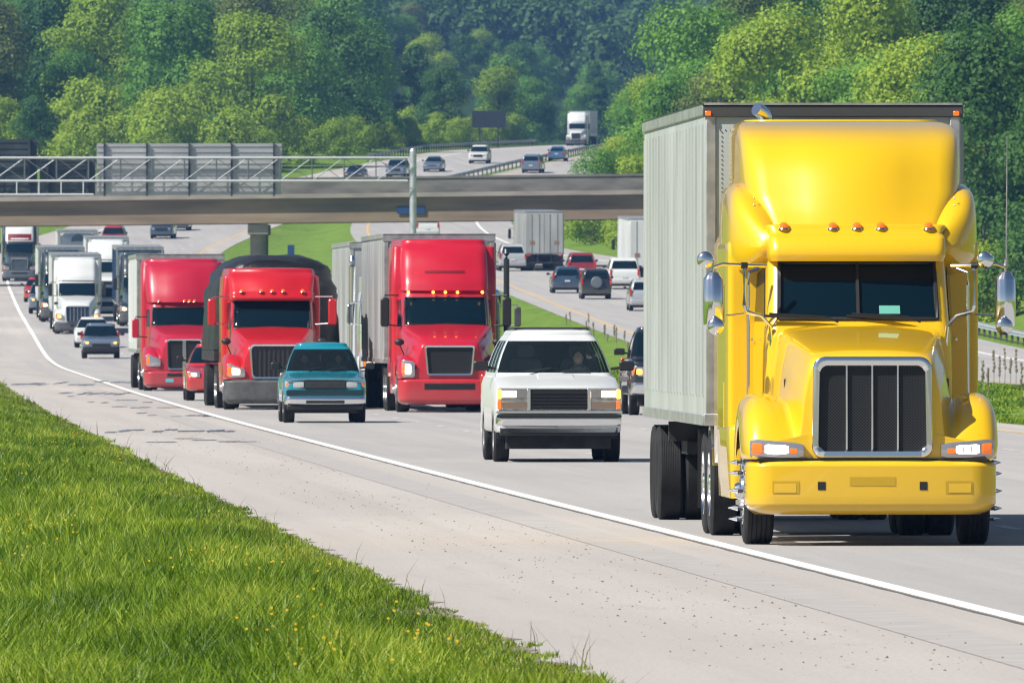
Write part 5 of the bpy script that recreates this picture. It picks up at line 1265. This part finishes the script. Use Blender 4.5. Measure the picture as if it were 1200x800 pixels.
SIL = paint("silver_paint", (.36, .38, .41), .25, 1.)
WC = paint("white_car_paint", (.60, .62, .62), .35, .35)
TEAL = paint("teal_paint", (.005, .21, .29), .22, .8)
NAVY = paint("dark_blue_paint", (.02, .05, .10), .22, 1.)
MAROON = paint("maroon_paint", (.20, .012, .02), .22, 1.)
BLKP = paint("black_paint", (.012, .014, .018), .2, 1.)
SLATE = paint("slate_blue_paint", (.10, .14, .20), .22, 1.)
def gh(belt, roof, y0, y1, y2, y3, wb, wt, bulge=.12):
    """greenhouse: windscreen base/top y0/y1, rear top/base y2/y3"""
    m = (belt + roof) / 2
    return [(belt - .04, y0, y3, wb, wb, .16, .12, bulge), (belt, y0 + .03, y3 - .01, wb - .01, wb - .01, .16, .12, bulge), (m, (y0 + y1) / 2, (y2 + y3) / 2 + .03, (wb + wt) / 2 + .012, (wb + wt) / 2 + .012, .16, .12, bulge),
            (roof - .05, y1, y2, wt, wt, .15, .12, bulge), (roof - .02, y1 + .08, y2 - .03, wt - .03, wt - .03, .14, .12, bulge * .8)]
def sedan(P, **k):
    d = dict(paint=P, L=4.6, w=.89, r=.32, belt=.95, top=[(0, .66), (.05, .70), (.3, .76), (1.2, .92), (1.4, .95), (3.7, .98), (4.4, .97), (4.55, .93), (4.6, .8)], gh=gh(.95, 1.44, 1.15, 1.95, 3.1, 4.0, .80, .58), gz=(.97, 1.38), side=[(2.1, 2.48), (2.52, 2.9)],
        front=dict(head=(.50, .80, .60, .74), grille=(.40, .50, .66), bump=(.26, .56)), rear=dict(tail=(.50, .84, .74, .92)))
    d.update(k); return d
def suv(P, **k):
    d = dict(paint=P, L=4.8, w=.94, r=.37, belt=1.12, zb=.36, fa=.9, ra=1.0, top=[(0, .90), (.05, .96), (.3, 1.02), (1.1, 1.10), (1.4, 1.13), (4.6, 1.13), (4.75, 1.1), (4.8, 1.0)], gh=gh(1.12, 1.74, 1.2, 1.85, 4.45, 4.72, .87, .70, .08), gz=(1.15, 1.66), side=[(2.1, 2.36), (2.4, 2.64), (2.68, 2.93)],
        front=dict(head=(.55, .86, .74, .92), grille=(.48, .62, .90), bump=(.34, .62)), rear=dict(tail=(.78, .91, .85, 1.25)))
    d.update(k); return d
# ---- white full-size wagon in front
def sub_front(v):
    # stacked lamp clusters: headlight above, marker below, amber wrap at the corner
    for sx in (-1, 1):
        def bx(x0, x1, z0, z1, y0, y1, m, nm, par, r=.012):
            b = MB(); a, c = sorted((sx * x0, sx * x1)); rbox(b, a, c, y0, y1, z0, z1, r); return b.build(nm, m, par)
        o = bx(.46, .92, .78, 1.10, -.02, .04, STEEL, "lamp_cluster", v)
        bx(.48, .88, .965, 1.085, -.035, .02, mat("lens_grey", (.25, .24, .23), .1, .4, coat=1), "headlight_lens", o)
        bx(.64, .86, .975, 1.075, -.045, .02, LAMP, "headlight_lamp", o)
        bx(.865, .925, .955, 1.09, -.043, .06, AMBERL, "corner_light", o)
        bx(.48, .86, .80, .915, -.035, .02, mat("lens_brown", (.22, .16, .12), .15, .3, coat=1), "side_marker", o)
        bx(.865, .925, .80, .93, -.04, .06, AMBER, "corner_light", o)
def sub_extra(v):
    b = MB()
    for x in (-.55, .55): b.tube([(x, 2.35, 1.93), (x, 2.4, 2.01), (x, 4.6, 2.01), (x, 4.65, 1.93)], .018, 6)
    b.tube([(-.55, 2.5, 2.01), (.55, 2.5, 2.01)], .018, 6); b.tube([(-.55, 4.2, 2.0), (.55, 4.2, 2.0)], .016, 6); b.build("roof_rack", BLACK, v)
    b = MB(); rbox(b, -.95, .95, -.09, .05, .735, .775, .01); b.build("bumper_top", CHROME, v)
    for sx in (-1, 1): b = MB(); rbox(b, sx * .455 - .025, sx * .455 + .025, -.04, .02, .78, 1.10, .008); b.build("grille_trim", CHROME, v)
    b = MB(); rbox(b, -.92, .92, -.03, .02, 1.095, 1.115, .006); b.build("grille_trim", CHROME, v)
    b = MB(); rbox(b, -.94, .94, -.115, .0, .665, .72, .02); b.build("bumper_strip", BLACK, v)
    b = MB(); b.loft([[(x * .35, y, z) for x, z in [(-1, 0), (-.85, .04), (.85, .04), (1, 0)]] for y, z0 in ((.12, 1.10), (1.3, 1.27)) for z in [0]][:0] or [[(-.36, .1, 1.095), (-.30, .1, 1.125), (.30, .1, 1.125), (.36, .1, 1.095)], [(-.30, 1.25, 1.28), (-.25, 1.25, 1.33), (.25, 1.25, 1.33), (.30, 1.25, 1.28)]], closed=False, caps=(False, False)); b.build("hood_bulge", WC, v, angle=20)
    for x in (-.4, .4):
        b = MB(); rbox(b, x - .26, x + .26, 2.35, 2.5, .95, 1.55, .1); rbox(b, x - .13, x + .13, 2.38, 2.48, 1.57, 1.76, .05); b.build("seat", SEATM, v)
    b = MB(); b.box(-.8, .8, 1.5, 1.75, 1.18, 1.30); b.build("dashboard", mat("grey_dash", (.10, .10, .10), .8), v, bevel=.03)
    b = MB(); b.box(-.75, .75, 2.6, 5.2, .8, 1.25); b.build("rear_seats", SEATM, v)
    b = MB(); 
    for i in range(3): b.box(-.12 + i * .1, -.02 + i * .1, .1, .5, .33 - .02 * i, .42)
    b.build("skid_parts", UNDER, v)
sub = suv(WC, L=5.6, w=.965, r=.385, zb=.45, fa=.95, ra=1.3, belt=1.28, top=[(0, 1.06), (.03, 1.10), (.15, 1.13), (1.2, 1.27), (1.5, 1.30), (5.4, 1.30), (5.56, 1.26), (5.6, 1.1)],
    rt=.07, gh=gh(1.30, 1.93, 1.35, 2.05, 5.2, 5.5, .89, .645, .14), gz=(1.34, 1.82), side=[(2.1, 2.34), (2.38, 2.62), (2.66, 2.93)], clear=1, mw=.22,
    front=dict(head=(.90, .905, .9, .905), lit=0, amber=None, grille=(.44, .79, 1.09), gbars=5, gbm=BLACK, gm=BLKM, bump=(.52, .70), bm=CHROME, val=.40, extra=sub_front), rear=dict(tail=(.84, .94, .9, 1.3)), extra=sub_extra)
car("sport_utility_vehicle", "white full size wagon with roof rack and chrome bumper, left of the yellow truck", "SUV", sub, 655, 231)
# ---- teal pickup
def ran_extra(v):
    b = MB()
    for s_ in (-1, 1): b.box(min(s_ * .78, s_ * .72), max(s_ * .78, s_ * .72), 3.05, 4.85, .9, 1.02)
    b.box(-.78, .78, 2.95, 3.02, .9, 1.02); b.box(-.72, .72, 3.02, 4.85, .6, .7); b.build("cargo_bed", TEAL, v)
    for x in (-.36, .36):
        b = MB(); rbox(b, x - .25, x + .25, 2.55, 2.68, .75, 1.28, .08); b.build("seat", SEATM, v)
    b = MB(); b.box(-.66, .66, 1.6, 1.8, .92, 1.02); b.build("dashboard", mat("grey_dash"), v, bevel=.03)
    b = MB(); b.box(-.68, .68, 2.92, 2.95, .9, 1.48); 
    b = MB(); rbox(b, -.8, .8, -.015, .05, .565, .68, .02); b.build("grille_panel", mat("dark_teal_panel", (.006, .03, .04), .4), v)
    b = MB(); rbox(b, -.40, .40, -.102, -.07, .40, .46, .02); b.build("bumper_slot", BLACK, v)
    b = MB(); rbox(b, -.82, .82, -.03, .02, .885, .90, .006); b.build("hood_lip", CHROME, v)
    b = MB(); b.box(-.05, -.02, 2.1, 2.12, 1.26, 1.40); b.build("mirror_hanger", mat("pinkish_cloth", (.6, .08, .15), .8), v)
ran = dict(paint=TEAL, L=4.85, w=.86, r=.34, zb=.42, fa=.8, ra=1.1, belt=1.0, top=[(0, .84), (.04, .88), (.2, .91), (1.1, 1.0), (1.35, 1.03), (2.9, 1.03), (3.0, .98), (4.8, .98), (4.85, .9)],
    rt=.06, gh=gh(1.02, 1.60, 1.3, 1.95, 2.75, 2.95, .78, .56, .12), gz=(1.06, 1.51), side=[(2.1, 2.85)], clear=1, mm=BLACK, extra=ran_extra,
    front=dict(head=(.44, .82, .72, .86), lit=0, amber='out', housing=WHITEL, grille=(.43, .70, .87), gbars=3, gbm=GREYP, bump=(.36, .53), bm=CHROME, val=.27))
car("pickup_truck", "small teal pickup truck with two people inside, beside the red tarp truck", "pickup", ran, 381, 316)
# ---- dark pickup half hidden behind the yellow truck's trailer
dp = suv(BLKP, L=5.6, w=.98, r=.40, zb=.45, ra=1.3, top=[(0, 1.05), (.03, 1.12), (.15, 1.16), (1.2, 1.24), (1.5, 1.26), (3.3, 1.26), (3.4, 1.2), (5.5, 1.2), (5.6, 1.1)], gh=gh(1.26, 1.92, 1.4, 2.0, 3.1, 3.35, .90, .72, .08), gz=(1.30, 1.83), side=[(2.1, 2.85)],
    front=dict(head=(.62, .94, .86, 1.08), lm=AMBERL, grille=(.52, .70, 1.05), gm=CHROME, bump=(.45, .72), bm=CHROME), mw=.24)
car("pickup_truck", "black pickup truck half hidden behind the grey trailer of the yellow truck", "pickup", dp, 790, 340)
car("car", "small red car tucked between the two red trucks on the edge line", "car", sedan(MAROON, paint=paint("red_car_paint", (.5, .01, .02), .2, 1.), front=dict(head=(.52, .84, .60, .76), lm=LAMPW, grille=(.42, .40, .60), bump=(.26, .58))), 258, 398)
car("sport_utility_vehicle", "white vehicle glimpsed between the tarped load and the grey trailer", "SUV", suv(WC), 414, 500)
car("car", "slate grey compact car with amber headlights, nearest of the far queue", "car", suv(SLATE, L=4.3, w=.88, gh=gh(1.0, 1.58, 1.05, 1.7, 3.9, 4.2, .81, .62, .08), belt=1.0, gz=(1.03, 1.50), top=[(0, .78), (.05, .84), (.3, .9), (1., 1.0), (4.1, 1.02), (4.3, .9)], front=dict(head=(.50, .82, .66, .82), lm=AMBERL, grille=(.42, .5, .7), bump=(.3, .56), bm=BLACK)), 118.5, 711)
car("car", "white car right behind the slate grey compact", "car", sedan(WC, front=dict(head=(.50, .80, .60, .74), lm=LAMPW, grille=(.40, .50, .66), bump=(.26, .56))), 109, 752)
car("sport_utility_vehicle", "dark grey vehicle with amber headlight left of the dark semi truck, near the edge line", "SUV", suv(SLATE, front=dict(head=(.55, .86, .74, .92), lm=AMBERL, grille=(.48, .62, .90), bump=(.34, .62))), 53, 885)
car("sport_utility_vehicle", "white vehicle with bright headlights between the white and navy trucks", "SUV", suv(WC, w=.98, front=dict(head=(.55, .86, .74, .92), lm=LAMPW, grille=(.48, .62, .90), bump=(.34, .62))), 127, 868)
car("car", "tiny red car in the outer lane just ahead of the bridge", "car", sedan(paint("red_car_paint")), 45, 945)
car("sport_utility_vehicle", "red vehicle under the bridge above the navy trailer", "SUV", suv(paint("red_car_paint"), front=dict(head=(.55, .86, .74, .92), lit=0, grille=(.48, .62, .90), bump=(.34, .62))), 131, 1215)
car("car", "dark blue car under the bridge, right of the red vehicle", "car", suv(NAVY, front=dict(head=(.55, .86, .74, .92), lit=0, grille=(.48, .62, .90), bump=(.34, .62))), 189, 1248)
car("car", "second dark blue car under the bridge, nearest the bridge column", "car", sedan(NAVY, front=dict(head=(.5, .8, .6, .74), lit=0, grille=(.40, .50, .66), bump=(.26, .56))), 208, 1275)
nl = dict(head=(.55, .86, .74, .92), lit=0, grille=(.48, .62, .90), bump=(.34, .62))
car("pickup_truck", "pale blue white vehicle descending above the bridge, left of the white semi on the crest", "pickup", suv(WC, w=.96, front=nl), 560, 1512)
car("sport_utility_vehicle", "dark grey vehicle above the bridge just left of the gantry post", "SUV", suv(SLATE, front=nl), 463, 1452)
car("car", "tiny grey car above the bridge just right of the gantry post", "car", sedan(SLATE, front=dict(head=(.5, .8, .6, .74), lit=0, grille=(.40, .50, .66), bump=(.26, .56))), 506, 1475)
car("car", "tiny dark car above the bridge nearest the grass bank", "car", sedan(BLKP, front=dict(head=(.5, .8, .6, .74), lit=0, grille=(.40, .50, .66), bump=(.26, .56))), 414, 1440)
# ---- traffic driving away on the far roadway
AW = dict(zf=ZB, Xf=XB, away=True)
def spare(v):
    b = MB(); b.lathe([(0, .02), (.0, .28), (.03, .33), (.14, .34), (.18, .30), (.19, .1), (.19, .02)], (0, 4.2 + .0, 1.0), 'y', 24); b.build("spare_wheel", mat("grey_cover", (.12, .14, .16), .5), v)
car("hatchback", "dark blue hatchback driving away, left of the dark car with a spare wheel", "car", suv(NAVY, L=4.2, gh=gh(1.0, 1.55, 1.05, 1.7, 3.8, 4.15, .84, .62, .08), belt=1.0, gz=(1.03, 1.47), top=[(0, .78), (.05, .84), (.3, .9), (1., 1.0), (4.1, 1.02), (4.2, .9)], front=nl), 665, 925, **AW)
car("sport_utility_vehicle", "dark SUV with a spare wheel on its back, driving away beside the white SUV", "SUV", suv(BLKP, L=4.2, w=.9, gh=gh(1.12, 1.72, 1.2, 1.75, 4.0, 4.15, .85, .68, .06), top=[(0, .90), (.05, .96), (.3, 1.02), (1.1, 1.10), (4.1, 1.13), (4.2, 1.0)], front=nl, extra=spare), 699, 903, **AW)
car("sport_utility_vehicle", "maroon SUV driving away just ahead of the dark blue hatchback", "SUV", suv(MAROON, front=nl), 682, 972, **AW)
car("sport_utility_vehicle", "white SUV driving away, right of the dark car with a spare wheel", "SUV", suv(WC, w=1.0, L=5.2, gh=gh(1.18, 1.88, 1.3, 1.9, 4.9, 5.1, .95, .76, .06), belt=1.18, gz=(1.22, 1.78), top=[(0, .95), (.05, 1.0), (1.2, 1.16), (5.1, 1.18), (5.2, 1.05)], front=nl), 732, 940, **AW)
car("car", "grey car driving away at the edge of the yellow truck's trailer", "car", suv(SIL, front=nl, w=.92), 757, 860, **AW)
car("car", "grey car driving away left of the box trailer on the far roadway", "car", suv(SIL, front=nl), 601, 1017, **AW)
car("van", "pale van driving away just beside the gantry post under the bridge", "van", suv(WC, w=1.0, gh=gh(1.12, 1.95, 1.0, 1.6, 4.6, 4.76, .95, .86, .05), gz=(1.2, 1.8), front=nl), 501, 1225, **AW)
car("sport_utility_vehicle", "dark vehicle under the bridge above the crimson truck, left of another dark one", "SUV", suv(NAVY, front=nl), 528, 1292, **AW)
car("sport_utility_vehicle", "dark vehicle under the bridge above the crimson truck, right of another dark one", "SUV", suv(BLKP, front=nl), 572, 1296, **AW)
car("car", "dark car driving away above the bridge between the two barriers", "car", suv(SLATE, front=nl), 622, 1470, **AW)
car("car", "small blue car driving away above the bridge below the white semi", "car", sedan(paint("blue_car_paint", (.03, .12, .25), .25, 1.), front=nl), 652, 1525, **AW)
# trailers seen from behind
def rear_truck(cx, Y, pm, h, label, doorm=None):
    sp = mk(paint=WHT if pm is TRW else BLU, trailer=dict(y0=6.6, L=15.5, h=h, pm=pm)); sp['hoodmirror'] = 0
    def ex(v):
        y = 6.6 + 15.5
        for sx in (-1, 1):
            b = MB(); b.box(min(sx * .02, sx * 1.22), max(sx * .02, sx * 1.22), y + .004, y + .035, 1.2, h - .12); d = b.build("rear_door", pm, v, bevel=.01)
            b = MB()
            for q in (.25, .75): b.tube([(sx * (q + .1), y + .05, 1.22), (sx * (q + .1), y + .05, h - .15)], .02, 6)
            b.build("lock_rod", STEEL, d)
            b = MB(); rbox(b, sx * .8 - .16, sx * .8 + .16, y + .036, y + .05, 1.75, 2.0, .03); b.build("dirt_patch", mat("rust_patch", (.25, .15, .10), .8), d)
            b = MB(); b.box(sx * .95 - .32, sx * .95 + .32, y - .5, y - .48, .2, 1.1); b.build("mud_flap", BLACK, v)
            b = MB(); rbox(b, sx * 1.05 - .12, sx * 1.05 + .12, y + .03, y + .06, 1.0, 1.1, .02); b.build("taillight", REDL, v)
        b = MB(); b.box(-1.1, 1.1, y - .06, y, .5, .62); b.box(-.5, -.42, y - .06, y, .62, 1.1); b.box(.42, .5, y - .06, y, .62, 1.1); b.build("underride_guard", UNDER, v)
    sp['extra'] = ex; sp['total'] = 22.1
    tractor("semi_truck", label, sp, cx, Y, zf=ZB, Xf=XB, away=True)
rear_truck(638, 1017, TRG, 3.95, "grey box trailer truck seen from behind, below the wide blue sign")
rear_truck(762, 955, TRW, 4.15, "white box trailer truck seen from behind, half hidden by the grey ribbed trailer")
# blue box truck beyond the rail
v = empty("box_truck"); X_ = (1129 - 600) * 850 / F; g0 = float(ground(X_, 850)); v.location = (X_, 850, g0 + .15); v.rotation_euler = (0, 0, .04)
tag(v, "blue box truck parked beyond the guard rail, behind the yellow truck's right mirror", "truck")
b = MB(); K = Slices([(.8, 0, 5, 1.2, 1.2, .05, .05, 0), (2.95, 0, 5, 1.2, 1.2, .05, .05, 0)]); K.mesh(b, nz=3, top=.03); b.build("cargo_box", paint("blue_box_paint", (.015, .07, .35), .35, .6), v)
b = MB(); K = Slices([(.5, 5.1, 7, 1.0, 1.0, .05, .2, 0), (1.4, 5.1, 6.9, 1.0, 1.0, .05, .2, 0), (2.3, 5.1, 6.3, .95, .95, .05, .2, 0)]); K.mesh(b, nz=5, top=.08); b.build("cab", WHT, v)
b = MB(); b.box(-.5, .5, .2, 6.5, .45, .79); b.build("chassis", UNDER, v)
for y in (.9, 5.9):
    for sx in (-1, 1): wheel(v, sx * .95, y, .42, .28, 'dual' if y < 2 else 'steer')
for sx in (-1, 1):
    b = MB(); rbox(b, sx * 1.0 - .14, sx * 1.0 + .14, -.05, .02, .62, .78, .03); b.build("taillight", REDL, v)

# ================================================================ people seated in the two nearest see-through cabs
SKIN = mat("skin", (.45, .27, .19), .55); HAIR = mat("dark_hair", (.03, .022, .018), .7)
def person(veh, x, y, zseat, label, shirt, lean=0.):
    root = empty("person"); m = veh.matrix_basis if False else None
    bpy.context.view_layer.update()
    root.location = veh.matrix_world @ Vector((x, y, zseat)); root.rotation_euler = veh.rotation_euler
    tag(root, label, "person")
    vs = [(0, 0, .08), (0, 0, .26), (0, -.01, .44), (0, -.01, .55), (0, -.02, .62), (0, -.03, .70), (0, -.03, .78),
          (.17, -.01, .50), (.24, -.08, .34), (.20, -.30, .30), (.17, -.40, .36), (-.17, -.01, .50), (-.24, -.08, .34), (-.20, -.30, .30), (-.17, -.40, .36),
          (.10, -.12, .06), (.12, -.42, .06), (.12, -.46, -.30), (-.10, -.12, .06), (-.12, -.42, .06), (-.12, -.46, -.30)]
    es = [(0, 1), (1, 2), (2, 3), (3, 4), (4, 5), (5, 6), (2, 7), (7, 8), (8, 9), (9, 10), (2, 11), (11, 12), (12, 13), (13, 14), (0, 15), (15, 16), (16, 17), (0, 18), (18, 19), (19, 20)]
    rad = [.15, .15, .16, .075, .06, .095, .085, .07, .052, .042, .035, .07, .052, .042, .035, .09, .075, .06, .09, .075, .06]
    me = bpy.data.meshes.new("body"); me.from_pydata(vs, es, []); me.materials.append(shirt)
    o = bpy.data.objects.new("body", me); col.objects.link(o); o.parent = root
    sk = o.modifiers.new("skin", 'SKIN'); sl = me.skin_vertices
    if not sl: 
        me.skin_vertices; 
    layer = o.data.skin_vertices[0] if len(o.data.skin_vertices) else None
    if layer:
        for i, r_ in enumerate(rad): layer.data[i].radius = (r_, r_ * .8)
        layer.data[0].use_root = True
    s2 = o.modifiers.new("sub", 'SUBSURF'); s2.levels = 2; s2.render_levels = 2
    b = MB(); b.ball((0, -.045, .735), .088, 16, sc=(.86, 1.02, 1.25)); b.ball((0, -.137, .725), .016, 8, sc=(.8, 1, 1.4))
    for sx in (-1, 1): b.ball((sx * .077, -.03, .725), .022, 8, sc=(.4, .8, 1.2))
    h_ = b.build("face", SKIN, root)
    b = MB(); b.ball((0, -.022, .762), .098, 16, sc=(.9, 1.0, 1.1)); b.build("hair", HAIR, root)
    for sx in (-1, 1):
        b = MB(); hx, hy, hz_ = sx * .165, -.415, .37
        b.ball((hx, hy, hz_), .04, 10, sc=(.8, .9, 1.0))
        for k in range(4): b.tube([(hx - .024 + .016 * k, hy - .02, hz_ + .02), (hx - .024 + .016 * k, hy - .055, hz_ + .03), (hx - .024 + .016 * k, hy - .06, hz_ + .005 - .003 * k)], [.009, .008, .007], 6)
        b.tube([(hx - sx * .03, hy, hz_ + .01), (hx - sx * .045, hy - .03, hz_ + .035)], [.010, .008], 6); b.build("hand", SKIN, root)
vs_ = {o.get("label", ""): o for o in bpy.data.objects if o.parent is None}
tv = next(o for k, o in vs_.items() if k.startswith("small teal pickup")); wv = next(o for k, o in vs_.items() if k.startswith("white full size"))
person(tv, .36, 2.48, .58, "driver in a dark shirt behind the wheel of the teal pickup", mat("dark_shirt", (.04, .04, .05), .9))
person(tv, -.36, 2.48, .58, "passenger in a reddish shirt seated in the teal pickup", mat("red_shirt", (.35, .04, .06), .9))
person(wv, .40, 2.30, .84, "driver in a grey shirt behind the wheel of the white full size wagon", mat("grey_shirt", (.15, .15, .16), .9))
for ve, x, y, z in ((tv, .36, 1.95, 1.0), (wv, .40, 1.78, 1.28)):
    b = MB()
    n = 24
    b.tube([(x + .18 * math.cos(2 * math.pi * i / n), y + .05 * math.sin(2 * math.pi * i / n), z + .17 * math.sin(2 * math.pi * i / n)) for i in range(n + 1)], .015, 6); b.build("steering_wheel", BLACK, ve)
